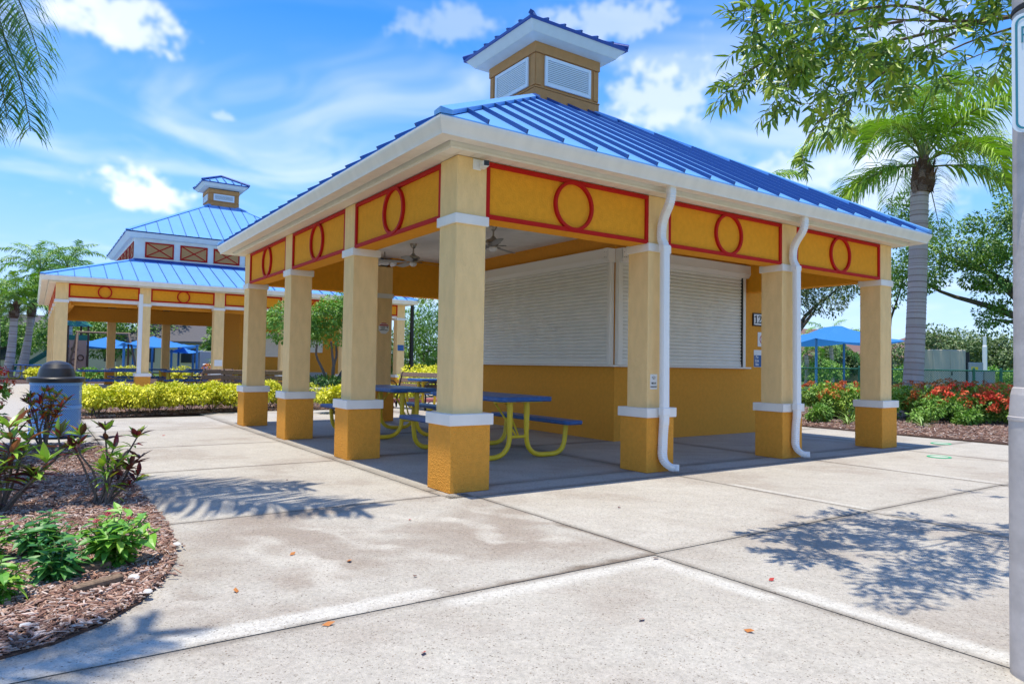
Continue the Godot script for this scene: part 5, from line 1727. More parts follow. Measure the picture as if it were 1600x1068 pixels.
func frond_mesh(L: float, e0: float, e1: float, n: int, ll: float, w: float, c0: Color, c1: Color, seed_: int, twist := 0.0) -> ArrayMesh:
	var r := RandomNumberGenerator.new(); r.seed = seed_
	var b := MB.new()
	var pts := []; var p := Vector3.ZERO
	var N := 28
	for i in N + 1:
		pts.append(p)
		var el := lerpf(e0, e1, pow(float(i) / N, 1.25))
		p += Vector3(cos(el), sin(el), twist * i / N * 0.3).normalized() * L / N
	b.col = Color(0.20, 0.24, 0.07)
	b.tube(pts, taper(N + 1, 0.028 * L / 3.0, 0.005), 6, false)
	for k in n:
		var t := 0.14 + 0.86 * (k + r.randf() * 0.6) / n
		var fi := t * N
		var i := mini(int(fi), N - 1)
		var q: Vector3 = pts[i].lerp(pts[i + 1], fi - i)
		var tg: Vector3 = (pts[i + 1] - pts[i]).normalized()
		var sd := tg.cross(Vector3.UP).normalized()
		var upv := sd.cross(tg)
		for s in [-1, 1]:
			var len := ll * (0.35 + 0.65 * sin(PI * pow(t, 0.75) * 0.92 + 0.12)) * r.randf_range(0.8, 1.1)
			var an := r.randf_range(-0.55, 0.75)
			var d: Vector3 = (sd * s * cos(an) + upv * sin(an) + tg * r.randf_range(0.45, 0.75)).normalized()
			b.col = c0.lerp(c1, clampf(r.randf() * 0.75 + t * 0.25, 0, 1)) * r.randf_range(0.8, 1.2)
			var a := q
			var dd := d
			var ww := w
			for g in 3:
				var e := a + dd * len / 3.0
				var wd := dd.cross(Vector3(0.2, 0.3, 1.0) if absf(dd.y) > 0.9 else Vector3.UP).normalized()
				wd = (wd + dd.cross(wd) * 0.5 * s).normalized()
				var w0: float = ww * [0.6, 1.0, 0.75][g]; var w1: float = ww * [1.0, 0.75, 0.0][g]
				if g < 2: b.quad(a - wd * w0, a + wd * w0, e + wd * w1, e - wd * w1)
				else: b.tri(a - wd * w0, a + wd * w0, e)
				a = e
				dd = (dd + Vector3(0, -0.55 - 0.35 * g, 0)).normalized()
	return b.mesh()

var fronds := {}
func frond_set(key: String, L: float, n: int, ll: float, w: float, c0: Color, c1: Color) -> Array:
	if not fronds.has(key):
		var o := []
		var q := [[1.35, -0.1], [1.15, -0.75], [0.90, -1.1], [0.60, -1.3], [0.30, -1.4], [-0.05, -1.45]]
		for i in q.size(): o.append(frond_mesh(L, q[i][0], q[i][1], n, ll, w, c0, c1, 40 + i))
		fronds[key] = o
	return fronds[key]

# a trunk of stacked leaf-scar bands, each with its own tone and a narrow dark scar
func ringed(top: Vector3, r0: float, r1: float, step: float, r: RandomNumberGenerator) -> MB:
	var b := MB.new()
	var H := top.length()
	var y := 0.0
	while y < H:
		var hgt := minf(step * r.randf_range(0.35, 1.5), H - y + 0.001)
		var f0 := y / H; var f1 := (y + hgt) / H
		var a := top * f0 + Vector3(sin(f0 * 3.0) * 0.05, 0, cos(f0 * 2.3) * 0.04 - 0.04)
		var e := top * f1 + Vector3(sin(f1 * 3.0) * 0.05, 0, cos(f1 * 2.3) * 0.04 - 0.04)
		var ra := lerpf(r0, r1, f0) * (1.0 + 0.22 * exp(-y * 2.2)); var re := lerpf(r0, r1, f1) * (1.0 + 0.22 * exp(-(y + hgt) * 2.2))
		var tone := r.randf_range(0.85, 1.08)
		b.col = Color(tone, tone * r.randf_range(0.95, 0.99), tone * r.randf_range(0.92, 0.98))
		b.tube([a, a.lerp(e, 0.8)], [ra * r.randf_range(0.985, 1.01), re * r.randf_range(0.99, 1.015)], 18, false)
		b.col = Color(0.66, 0.59, 0.55) * r.randf_range(0.75, 1.2)
		b.tube([a.lerp(e, 0.79), a.lerp(e, 0.9), e], [re * 1.025, re * 1.03, re * 0.985], 18, false)
		y += hgt
	return b

func palm(label: String, at: Vector3, top: Vector3, r0: float, r1: float, set_: Array, nf: int, seed_: int, boot := true, rings := 0.14, group := "", spin := 0.0) -> Node3D:
	var t := thing("palm_tree", label, "palm tree", at, 0.0, group)
	var r := RandomNumberGenerator.new(); r.seed = seed_
	var H := top.length()
	var b := ringed(top, r0, r1, rings, r)
	part(t, "trunk", b, M.palmbark)
	var up := top.normalized()
	if boot:
		b = MB.new()
		var q := []
		for i in 8: q.append(top + up * (-0.05 + i * 0.13))
		b.tube(q, [r1 * 1.0, r1 * 1.28, r1 * 1.36, r1 * 1.3, r1 * 1.12, r1 * 0.9, r1 * 0.7, r1 * 0.5], 14)
		b.col = Color(0.40, 0.27, 0.17)
		for i in b.c.size(): b.c[i] = Color(0.52, 0.42, 0.34) if i % 36 < 14 else Color(0.33, 0.20, 0.12)
		var bt := part(t, "crown_shaft", b, M.boot)
		for k in 26:     # ragged old leaf bases
			b = MB.new()
			b.col = [Color(0.50, 0.30, 0.17), Color(0.62, 0.52, 0.44), Color(0.30, 0.17, 0.10), Color(0.55, 0.36, 0.22)][k % 4] * r.randf_range(0.8, 1.2)
			var an := r.randf() * TAU
			var o := Vector3(cos(an), 0, sin(an))
			var y := r.randf_range(-0.05, 0.65)
			var base := top + up * y + o * r1 * 1.1
			var hgt := r.randf_range(0.15, 0.35)
			var tip := base + up * hgt + o * r.randf_range(0.03, 0.10)
			var sd := o.cross(up) * r1 * r.randf_range(0.35, 0.6)
			b.quad(base - sd, base + sd, tip + sd * 0.2, tip - sd * 0.3)
			b.tri(base - sd * 0.9, base + sd * 0.7, base - up * r.randf_range(0.05, 0.16) + o * 0.05)
			part(bt, "leaf_base", b, M.boot)
	var head := top + up * (0.75 if boot else 0.1)
	for k in nf:
		var f := float(k) / nf
		var an := k * 2.399 + r.randfn() * 0.15 + spin
		var v := mini(int(f * set_.size()), set_.size() - 1)
		var bs := Basis(Vector3.UP, an) * Basis(Vector3.BACK, r.randfn() * 0.07) * Basis(Vector3.RIGHT, r.randfn() * 0.2)
		bs = bs.scaled(Vector3.ONE * r.randf_range(0.85, 1.08))
		part(t, "frond", set_[v], M.leaf, head + up * (0.15 - f * 0.35), bs)
	return t

func croton(label: String, at: Vector3, stems: Array, seed_: int, leafn: int, L: float, pal: Array, stem_r := 0.009) -> void:
	# stems: [tip offset, bare fraction]
	var t := thing("croton_plant", label, "plant", at)
	var r := RandomNumberGenerator.new(); r.seed = seed_
	var shapes := [leaf_shape(0.14, 0.30, 0.35, 3), leaf_shape(0.125, 0.55, 0.5, 3), leaf_shape(0.16, 0.05, 0.4, 3)]
	var mats := []
	for c in pal:
		var m := mat(c, 0.38)
		m.backlight_enabled = true
		m.backlight = Color(c.r * 0.5, c.g * 0.5, c.b * 0.5).linear_to_srgb()
		m.cull_mode = BaseMaterial3D.CULL_DISABLED
		mats.append(m)
	for s in stems:
		var tip: Vector3 = s[0]
		var p := limb_path(Vector3(r.randfn() * 0.02, 0, r.randfn() * 0.02), tip, r, tip.length() * 0.06)
		var b := MB.new()
		b.tube(p, taper(p.size(), stem_r, stem_r * 0.5), 7)
		part(t, "stem", b, M.stem)
		var pi: int = s[2] if s.size() > 2 else -1
		for k in leafn:
			var f := lerpf(s[1], 1.0, pow(float(k) / leafn, 0.6))
			var q: Vector3 = p[clampi(int(f * (p.size() - 1)), 0, p.size() - 1)]
			var an := k * 2.4 + r.randfn() * 0.3
			var el := lerpf(0.05, 0.9, pow(f, 2.5)) + r.randfn() * 0.25
			var x := Vector3(cos(an) * cos(el), sin(el), sin(an) * cos(el))
			var sz := L * r.randf_range(0.65, 1.2)
			var mi := r.randi() % mats.size() if pi < 0 or r.randf() < 0.35 else pi
			part(t, "leaf", shapes[r.randi() % 3], mats[mi], q, basis_dir(x, Vector3.UP + rdir(r) * 0.4).scaled_local(Vector3.ONE * sz))

func leafy_plant(label: String, at: Vector3, h: float, spread: float, nst: int, per: int, L: float, pal: Array, seed_: int, blooms: int) -> void:
	var t := thing("pentas_plant", label, "plant", at)
	var r := RandomNumberGenerator.new(); r.seed = seed_
	var shapes := [leaf_shape(0.21, 0.28, 0.30, 3), leaf_shape(0.23, 0.5, 0.25, 3), leaf_shape(0.19, 0.1, 0.35, 3)]
	var mats := []
	for c in pal:
		var m := mat(c, 0.45)
		m.backlight_enabled = true
		m.backlight = Color(c.r * 0.7, c.g * 0.7, c.b * 0.4).linear_to_srgb()
		m.cull_mode = BaseMaterial3D.CULL_DISABLED
		mats.append(m)
	var done := 0
	for s in nst:
		var an := s * 2.4 + r.randfn() * 0.3
		var rr := spread * sqrt((s + 0.4) / nst)
		var tip := Vector3(cos(an) * rr, h * r.randf_range(0.72, 1.0) * (1.0 - 0.35 * pow(rr / spread, 2)), sin(an) * rr)
		var p := smooth_path([Vector3(cos(an) * 0.02, 0, sin(an) * 0.02), tip * 0.5 + Vector3(0, h * 0.10, 0), tip], 0.02)
		var b := MB.new()
		b.tube(p, taper(p.size(), 0.006, 0.003), 6)
		part(t, "stem", b, M.greenstem)
		for k in per:
			if done > 295: break
			var f := lerpf(0.25, 1.0, float(k) / (per - 1))
			var q: Vector3 = p[clampi(int(f * (p.size() - 1)), 0, p.size() - 1)]
			var la := (k % 2) * PI + (k / 2) * 1.57 + r.randfn() * 0.3 + an
			var el := r.randf_range(-0.25, 0.35) + (0.35 if f > 0.9 else 0.0)
			var x := Vector3(cos(la) * cos(el), sin(el), sin(la) * cos(el))
			var sz := L * r.randf_range(0.7, 1.15) * (0.7 if f > 0.97 else 1.0)
			part(t, "leaf", shapes[r.randi() % 3], mats[r.randi() % mats.size()], q, basis_dir(x, Vector3.UP + rdir(r) * 0.35).scaled_local(Vector3.ONE * sz))
			done += 1
		if s < blooms:
			flowers(t, "flower_head", [[tip + Vector3(0, 0.012, 0), Vector3(0.022, 0.010, 0.022)]], 5, 0.014, [Color(0.55, 0.05, 0.09), Color(0.60, 0.10, 0.14)], seed_ + s, 0.0)

func planting() -> void:
	var lf := leaf_shape(0.24, 0.15, 0.3, 1)
	var lf_long := leaf_shape(0.17, 0.2, 0.3, 1)
	var oakc := [Color(0.05, 0.12, 0.017), Color(0.10, 0.21, 0.03), Color(0.18, 0.32, 0.045), Color(0.26, 0.41, 0.07)]
	var bright := [Color(0.08, 0.20, 0.02), Color(0.16, 0.34, 0.04), Color(0.27, 0.46, 0.065)]
	var gold := [Color(0.20, 0.30, 0.015), Color(0.52, 0.55, 0.025), Color(0.80, 0.74, 0.04), Color(0.88, 0.82, 0.09)]
	# --- foreground bed
	var dark := [Color(0.10, 0.03, 0.03), Color(0.24, 0.045, 0.04), Color(0.18, 0.15, 0.03), Color(0.28, 0.46, 0.05), Color(0.14, 0.26, 0.035), Color(0.36, 0.12, 0.06)]
	var mixed := [Color(0.55, 0.03, 0.025), Color(0.65, 0.18, 0.02), Color(0.14, 0.28, 0.03), Color(0.34, 0.44, 0.04), Color(0.16, 0.03, 0.03), Color(0.70, 0.42, 0.04)]
	var lime := [Color(0.10, 0.03, 0.025), Color(0.36, 0.56, 0.04), Color(0.58, 0.66, 0.06), Color(0.20, 0.025, 0.025), Color(0.16, 0.30, 0.03)]
	croton("tall dark maroon croton bush with bare forked stems at the left edge of the mulch", Vector3(-3.22, 0, -0.85), [[Vector3(-0.05, 0.62, 0.05), 0.45], [Vector3(0.18, 0.58, -0.05), 0.5], [Vector3(-0.22, 0.60, 0.1), 0.45], [Vector3(0.30, 0.42, 0.08), 0.55, 3], [Vector3(0.10, 0.70, -0.12), 0.55], [Vector3(-0.35, 0.50, 0.0), 0.5], [Vector3(0.22, 0.30, 0.12), 0.7], [Vector3(-0.1, 0.45, 0.25), 0.5, 3], [Vector3(0.02, 0.72, 0.12), 0.6, 3], [Vector3(-0.28, 0.72, -0.1), 0.5], [Vector3(0.32, 0.62, -0.1), 0.72], [Vector3(0.08, 0.52, 0.15), 0.4], [Vector3(-0.18, 0.35, 0.15), 0.4, 3]], 12, 22, 0.15, dark, 0.012)
	croton("spindly croton with lime and dark red leaf tufts standing mid-bed near the pavement edge", Vector3(-2.60, 0, -0.80), [[Vector3(0.10, 0.50, 0.02), 0.5, 1], [Vector3(-0.12, 0.62, -0.1), 0.72], [Vector3(0.22, 0.36, 0.05), 0.5, 0], [Vector3(0.02, 0.66, -0.06), 0.75, 0], [Vector3(0.28, 0.58, -0.12), 0.82], [Vector3(-0.22, 0.52, -0.05), 0.8], [Vector3(0.27, 0.27, 0.0), 0.4, 3], [Vector3(0.0, 0.36, 0.05), 0.5, 1], [Vector3(0.15, 0.42, 0.1), 0.45], [Vector3(0.30, 0.40, -0.05), 0.5, 0]], 31, 21, 0.125, lime, 0.011)
	croton("red, orange and green croton in front of the blue litter bin", Vector3(-2.90, 0, -4.75), [[Vector3(0.0, 0.80, 0.0), 0.6], [Vector3(0.16, 0.76, 0.05), 0.6], [Vector3(-0.16, 0.75, 0.05), 0.6], [Vector3(0.26, 0.68, 0.0), 0.62], [Vector3(-0.26, 0.66, 0.0), 0.62], [Vector3(0.1, 0.72, 0.18), 0.55], [Vector3(-0.1, 0.66, 0.15), 0.55], [Vector3(0.05, 0.58, -0.1), 0.5], [Vector3(0.18, 0.60, 0.12), 0.5], [Vector3(-0.2, 0.55, 0.1), 0.5], [Vector3(0.0, 0.82, 0.15), 0.5]], 47, 26, 0.12, mixed, 0.014)
	var pg := [Color(0.07, 0.22, 0.025), Color(0.11, 0.30, 0.03), Color(0.17, 0.38, 0.04), Color(0.24, 0.42, 0.05)]
	var pg2 := [Color(0.035, 0.15, 0.035), Color(0.06, 0.21, 0.045), Color(0.09, 0.26, 0.05)]
	leafy_plant("bright green leafy plant with few pink-red flowers, rightmost in the mulch bed", Vector3(-2.66, 0, 1.02), 0.34, 0.22, 22, 13, 0.11, pg, 61, 5)
	leafy_plant("blue-green leafy plant behind, left of the bright green flowering plant", Vector3(-2.98, 0, 0.62), 0.29, 0.17, 15, 12, 0.105, pg2, 62, 0)
	leafy_plant("low blue-green leafy plant in front of the timber offcuts", Vector3(-2.92, 0, 1.15), 0.25, 0.13, 12, 12, 0.11, pg2, 63, 0)
	leafy_plant("yellow-green leafy plant cut by the left edge of the picture, farther one", Vector3(-3.23, 0, 0.60), 0.30, 0.14, 11, 11, 0.10, pg, 64, 0)
	leafy_plant("green leafy plant cut by the left edge of the picture, nearest to the viewer", Vector3(-3.17, 0, 1.40), 0.26, 0.13, 12, 11, 0.10, pg, 65, 0)
	# red flowering shrub at the left edge
	var ix := thing("ixora_shrub", "red flowering shrub at the left edge behind the dark croton", "shrub", Vector3(-3.66, 0, -3.9))
	var icl := [[Vector3(0, 0.62, 0), Vector3(0.42, 0.42, 0.42)], [Vector3(0.22, 0.85, 0.1), Vector3(0.2, 0.2, 0.2)]]
	foliage(ix, "foliage", icl, 1500, lf, 0.085, bright, M.leaf, 71, 14, 0.36)
	flowers(ix, "flower_heads", icl, 34, 0.05, [Color(0.62, 0.035, 0.02), Color(0.66, 0.10, 0.03)], 72, -0.1)
	# golden hedge, clump by clump
	var gh := [[-1.98, -10.47, 0.66, "leftmost clump, beside the litter bin"], [-1.35, -10.4, 0.70, "second clump from the litter bin"], [-0.9, -10.55, 0.68, "third clump from the litter bin"], [-0.30, -10.75, 0.72, "middle clump in front of the first bench"], [0.2, -10.9, 0.66, "clump below the gap between the benches"], [0.75, -11.1, 0.62, "clump left of the end column of the near pavilion"], [1.5, -11.5, 0.66, "clump half hidden behind the end column"], [2.3, -11.4, 0.7, "clump between the two farthest left columns"]]
	var k := 0
	for q in gh:
		var t := thing("golden_shrub", "bright yellow-green shrub, " + q[3], "shrub", Vector3(q[0], 0, q[1]), 0, "yellow hedge shrubs")
		foliage(t, "foliage", [[Vector3(0, q[2] * 0.5, 0), Vector3(0.50, q[2] * 0.46, 0.50)], [Vector3(-0.15, q[2] * 0.42, -0.55), Vector3(0.45, q[2] * 0.45, 0.45)]], 4600, lf, 0.070, gold, M.leaf, 100 + k, 20, 0.36, 0.5, 1.0, true)
		var b := MB.new()
		var r := RandomNumberGenerator.new(); r.seed = 200 + k
		for s in 7:
			b.tube([Vector3(r.randfn() * 0.06, 0, r.randfn() * 0.06), Vector3(r.randfn() * 0.25, q[2] * 0.7, r.randfn() * 0.25)], [0.010, 0.004], 5)
		part(t, "stems", b, M.stem)
		k += 1
	for q in [[2.55, -9.75, 0.60, 0.42, "round yellow-green shrub between the second and third left columns"], [7.75, -13.9, 0.62, 0.6, "yellow-green shrub behind the picnic tables"], [7.9, -16.0, 1.15, 0.8, "tall yellow-green shrub at the foot of the far pavilion's right column"], [8.9, -16.4, 1.1, 0.8, "tall yellow-green shrub right of the far pavilion's end column"], [6.1, -13.6, 0.5, 0.5, "low yellow-green shrub behind the loop-armed bench"]]:
		var t := thing("golden_shrub", q[4], "shrub", Vector3(q[0], 0, q[1]))
		foliage(t, "foliage", [[Vector3(0, q[2] * 0.55, 0), Vector3(q[3], q[2] * 0.45, q[3])]], 2200, lf, 0.09, gold, M.leaf, 130 + k, 20, 0.36, 0.5, 1.0, true)
		var b := MB.new()
		var r := RandomNumberGenerator.new(); r.seed = 230 + k
		for s in 8:
			b.tube([Vector3(r.randfn() * 0.05, 0, r.randfn() * 0.05), Vector3(r.randfn() * q[3] * 0.4, q[2] * 0.7, r.randfn() * q[3] * 0.4)], [0.012, 0.004], 5)
		part(t, "stems", b, M.stem)
		k += 1
	# flowering hedge at right
	var ixg := [Color(0.07, 0.18, 0.02), Color(0.14, 0.30, 0.035), Color(0.25, 0.43, 0.05), Color(0.36, 0.46, 0.06)]
	var red := [Color(0.80, 0.045, 0.02), Color(0.85, 0.10, 0.035), Color(0.85, 0.20, 0.07)]
	var orange := [Color(0.60, 0.17, 0.02), Color(0.62, 0.28, 0.03), Color(0.55, 0.10, 0.02)]
	var ih := [[12.2, -4.0, 0.86, 0.62, 46, 1, "orange tinged green shrub of the flowering hedge, leftmost beside the third column"], [12.25, -3.35, 0.88, 0.6, 50, 1, "orange tinged green shrub of the flowering hedge just left of the end column"], [13.2, -3.2, 0.82, 0.6, 16, 1, "green shrub of the flowering hedge hidden behind the end column"],
		[14.1, -2.75, 0.9, 0.66, 75, 1, "orange flecked green shrub of the flowering hedge just right of the end column"], [14.7, -2.3, 0.92, 0.66, 75, 1, "orange flecked shrub of the flowering hedge at the foot of the big palm"], [13.9, -1.62, 0.86, 0.66, 130, 0, "shrub with many red and orange blooms in front of the hedge"], [14.35, -1.05, 0.84, 0.72, 190, 0, "shrub covered with red blooms next to the lamp post"], [15.4, -1.7, 0.9, 0.7, 100, 1, "orange blooming shrub in the back row of the hedge"]]
	for q in ih:
		var t := thing("ixora_shrub", q[6], "shrub", Vector3(q[0], 0, q[1]), 0, "flowering hedge shrubs")
		var cl := [[Vector3(0, q[2] * 0.52, 0), Vector3(q[3], q[2] * 0.46, q[3])]]
		foliage(t, "foliage", cl, 4200, lf, 0.075, ixg, M.leaf, 150 + k, 34, 0.30, 0.5, 1.0)
		flowers(t, "flower_heads", cl, q[4], 0.074, red if q[5] == 0 else orange, 170 + k, -0.25)
		k += 1
	for q in [[10.75, -3.2, 0.45, 0.26, "small light green plant in the mulch left of the end column"], [12.85, -1.95, 0.62, 0.42, "plain light green bush in front of the flowering hedge"], [13.2, -1.3, 0.4, 0.26, "small light green bush below the red blooms"]]:
		var t := thing("green_bush", q[4], "bush", Vector3(q[0], 0, q[1]))
		foliage(t, "foliage", [[Vector3(0, q[2] * 0.5, 0), Vector3(q[3], q[2] * 0.48, q[3])]], 1300, lf_long, 0.085, bright, M.leaf, 190 + k, 16, 0.38)
		k += 1
	var blade := leaf_shape(0.035, 0.45, 0.2, 3)
	for q in [[11.5, -2.85, 0.5, "spiky grass-like plant at the foot of the hedge left of the end column"], [10.9, -2.6, 0.3, "low tuft of strappy leaves in the mulch left of the end column"], [11.9, -1.6, 0.3, "low tuft of strappy leaves in the mulch right of the end column"]]:
		var t := thing("strap_plant", q[3], "plant", Vector3(q[0], 0.01, q[1]))
		var r := RandomNumberGenerator.new(); r.seed = 300 + k
		for s in 26:
			var an := r.randf() * TAU
			var el := r.randf_range(0.35, 1.2)
			var m: StandardMaterial3D = M.get("strap")
			if m == null:
				m = mat(Color(0.22, 0.36, 0.07), 0.5); m.cull_mode = BaseMaterial3D.CULL_DISABLED; M["strap"] = m
			part(t, "leaf", blade, m, Vector3.ZERO, basis_dir(Vector3(cos(an) * cos(el), sin(el), sin(an) * cos(el)), Vector3.UP).scaled_local(Vector3.ONE * q[2] * r.randf_range(0.7, 1.2)))
		k += 1
	# --- palms
	var fs := frond_set("right", 3.5, 120, 0.92, 0.019, Color(0.17, 0.33, 0.03), Color(0.40, 0.56, 0.08))
	palm("big queen palm with ringed grey trunk and bright arching fronds right of the near pavilion", Vector3(14.62, 0, -3.12), Vector3(0.28, 5.6, 0.15), 0.225, 0.20, fs, 16, 5, true, 0.13, "", 0.4)
	var fl := frond_set("left", 2.9, 50, 0.62, 0.022, Color(0.10, 0.25, 0.04), Color(0.25, 0.44, 0.08))
	var fl2 := frond_set("lime", 2.3, 46, 0.5, 0.022, Color(0.11, 0.26, 0.02), Color(0.25, 0.42, 0.05))
	palm("tallest leaning palm of the group at the left, dark green crown", Vector3(-3.66, 0, -43.6), Vector3(0.75, 5.3, 0.2), 0.18, 0.14, fl, 20, 11, true, 0.2, "palms at the left")
	palm("shorter lime green palm just left of the leaning palm", Vector3(-3.5, 0, -41.3), Vector3(0.3, 3.4, 0.0), 0.2, 0.16, fl2, 16, 12, true, 0.2, "palms at the left")
	palm("lime green palm, second from the left edge", Vector3(-4.1, 0, -39.1), Vector3(0.2, 3.2, 0.0), 0.22, 0.17, fl2, 16, 13, true, 0.2, "palms at the left")
	palm("lime green palm cut by the left edge of the picture", Vector3(-4.75, 0, -41.9), Vector3(0.0, 3.7, 0.0), 0.2, 0.16, fl2, 16, 14, true, 0.2, "palms at the left")
	palm("palm behind the far pavilion whose crown rises over its left eave", Vector3(-1.0, 0, -49.2), Vector3(-0.3, 6.4, 0), 0.2, 0.16, fl, 16, 15, true, 0.2, "palms at the left")
	palm("distant palm whose tip shows above the near pavilion's roof", Vector3(24.8, 0, -15.6), Vector3(0, 7.6, 0), 0.16, 0.13, fs, 12, 16, true, 0.2)
	palm("slim palm on the lawn under the blue canopy, left one", Vector3(42.7, 0, -23.8), Vector3(0, 2.2, 0), 0.16, 0.13, fl, 11, 17, false, 0.2, "small palms on the lawn")
	palm("slim palm on the lawn behind the canopy post, right one", Vector3(46.2, 0, -24.0), Vector3(0, 2.9, 0), 0.16, 0.13, fl, 11, 18, false, 0.2, "small palms on the lawn")
	palm("palm with hanging fronds behind the far pavilion's right end", Vector3(11.5, 0, -19.5), Vector3(0, 4.5, 0), 0.17, 0.14, fs, 14, 19, true, 0.2)
	# the palm beside the viewer, only its fronds reach into the picture
	var fn := frond_set("near", 3.9, 130, 0.85, 0.016, Color(0.10, 0.25, 0.02), Color(0.28, 0.46, 0.05))
	near_palm("near palm whose feathery fronds hang into the top left corner", Vector3(-4.5, 0, -2.6), 4.75, fn, [[1.12, 2, 1.0], [1.30, 3, 1.0], [1.20, 3, 0.92], [1.42, 2, 1.05], [-0.55, 1, 1.05], [1.24, 2, 1.03], [1.15, 3, 1.0], [-0.80, 1, 1.30], [2.4, 3, 1.0], [3.1, 2, 1.0], [3.9, 3, 1.0], [4.6, 1, 1.0]])
	near_palm("palm left of the viewer outside the picture, dappling the lower left pavement", Vector3(-6.5, 0, 3.1), 7.4, fn, [[0.3, 2, 0.95], [1.5, 2, 0.8], [2.4, 3, 1.0], [3.2, 2, 1.0], [4.1, 3, 1.0]])
	# --- oak whose branch hangs over the pavement
	overhead_oak()
	# --- trees behind
	tree("oak_tree", "spreading oak behind the big palm at the right, its dark branches reaching left", Vector3(25.8, 0, -3.9), 3.0, 0.34, [[Vector3(-2.8, 4.57, -3.1), Vector3(1.25, 1.0, 1.2)], [Vector3(-2.0, 5.3, -2.0), Vector3(1.75, 1.25, 1.5)], [Vector3(-1.3, 4.4, -1.0), Vector3(1.5, 1.1, 1.3)], [Vector3(-2.1, 6.7, -3.9), Vector3(1.0, 1.1, 1.0)], [Vector3(-0.6, 6.7, -0.6), Vector3(1.8, 1.3, 1.6)], [Vector3(-1.2, 3.0, -1.3), Vector3(0.8, 0.6, 0.7)], [Vector3(0.6, 4.6, 0.6), Vector3(1.6, 1.4, 1.4)]], 24000, lf, 0.125, oakc, 401, 26, 0.30)
	tree("oak_tree", "light green young oak rising behind the fronds at the far right", Vector3(30.5, 0, -5.3), 4.5, 0.2, [[Vector3(0, 7.8, 0), Vector3(1.6, 1.6, 1.6)], [Vector3(-1.1, 6.4, -0.8), Vector3(1.3, 1.2, 1.2)], [Vector3(0.8, 9.4, 0.4), Vector3(1.0, 1.0, 1.0)]], 4500, lf, 0.13, bright, 402, 20, 0.3)
	tree("oak_tree", "thin tree with sparse leaves standing left of the big palm's trunk", Vector3(24.4, 0, -8.6), 3.2, 0.10, [[Vector3(0.1, 5.2, 0), Vector3(1.0, 1.4, 1.0)], [Vector3(0.8, 6.2, 0.5), Vector3(0.9, 0.9, 0.9)], [Vector3(-0.3, 3.9, -0.3), Vector3(0.7, 0.7, 0.7)]], 2600, lf, 0.12, bright, 403, 16, 0.32)
	tree("oak_tree", "grey-green oak with a crooked branch seen through the right-hand bay of the near pavilion", Vector3(18.2, 0, -9.6), 2.3, 0.20, [[Vector3(2.4, 3.9, 0.6), Vector3(1.7, 1.0, 1.3)], [Vector3(0.6, 4.4, 0.0), Vector3(1.5, 1.1, 1.4)], [Vector3(3.8, 4.5, 0.5), Vector3(1.2, 0.9, 1.1)], [Vector3(-1.2, 4.6, 0.0), Vector3(1.5, 1.2, 1.5)]], 12000, lf, 0.10, [Color(0.045, 0.085, 0.03), Color(0.09, 0.14, 0.055), Color(0.15, 0.21, 0.085)], 404, 24, 0.30, Vector3(0.9, 0, 0.2))
	# multi-stemmed small tree by the planter
	var b := MB.new()
	var mt := thing("small_tree", "multi-stemmed small tree with forked pale stems and a round crown between the left columns", "tree", Vector3(4.35, 0.35, -14.9))
	var r := RandomNumberGenerator.new(); r.seed = 500
	for e in [[-0.5, 1.3, 0.1], [0.55, 1.35, 0.0], [0.2, 1.4, -0.3], [-0.15, 1.4, 0.3], [0.85, 1.2, 0.1]]:
		b = MB.new()
		var p := limb_path(Vector3(e[0] * 0.1, 0, 0), Vector3(e[0], e[1], e[2]), r, 0.07)
		b.tube(p, taper(p.size(), 0.055, 0.03), 8)
		part(mt, "stem", b, M.stem)
	foliage(mt, "foliage", [[Vector3(0, 2.05, 0), Vector3(1.15, 0.75, 1.0)], [Vector3(0.5, 2.5, 0), Vector3(0.85, 0.6, 0.8)], [Vector3(-0.65, 1.9, 0), Vector3(0.7, 0.6, 0.7)], [Vector3(-1.35, 1.95, 0.2), Vector3(0.85, 0.6, 0.8)]], 12000, lf, 0.09, bright, M.leaf, 501, 30, 0.30)
	flowers(mt, "blossoms", [[Vector3(0, 2.05, 0), Vector3(1.2, 0.8, 1.0)]], 22, 0.03, orange, 502)
	b = MB.new()
	b.box(Vector3(4.4, 0.2, -14.6), Vector3(2.6, 0.42, 1.6), 0.02)
	var pw := part(thing("planter_wall", "low pale planter wall under the multi-stemmed tree", "planter", Vector3.ZERO), "wall", b, M.kerb)
	var lo := thing("green_bush", "dark green ground-hugging bush filling the planter", "bush", Vector3(4.4, 0.38, -14.35))
	foliage(lo, "foliage", [[Vector3(0, 0.18, 0), Vector3(1.25, 0.2, 0.6)]], 1800, lf_long, 0.11, [Color(0.03, 0.10, 0.015), Color(0.07, 0.20, 0.02)], M.leaf, 503, 30, 0.3)
	# trees and bushes beyond the far pavilion
	var gap := [[10.7, -21.2, 3.3, 1.5, 1.7, "bushy green tree right of the far pavilion's end column", bright], [12.1, -23.6, 4.2, 1.6, 2.0, "taller yellow-green tree behind the loop-armed bench", bright], [13.4, -22.2, 3.6, 1.7, 1.9, "dark leafy tree behind the picnic tables, rightmost of its row", oakc], [9.6, -22.5, 2.5, 1.2, 1.6, "low dark tree close behind the far pavilion's right end", oakc]]
	for q in gap:
		tree("broadleaf_tree", q[5], Vector3(q[0], 0, q[1]), q[2] * 0.4, 0.10, [[Vector3(0, q[2] * 0.62, 0), Vector3(q[3], q[4], q[3])], [Vector3(0.3, q[2] * 0.32, 0.2), Vector3(q[3] * 0.9, q[4] * 0.5, q[3] * 0.9)]], 7000, lf, 0.11, q[6], 520 + k, 34, 0.26)
		k += 1
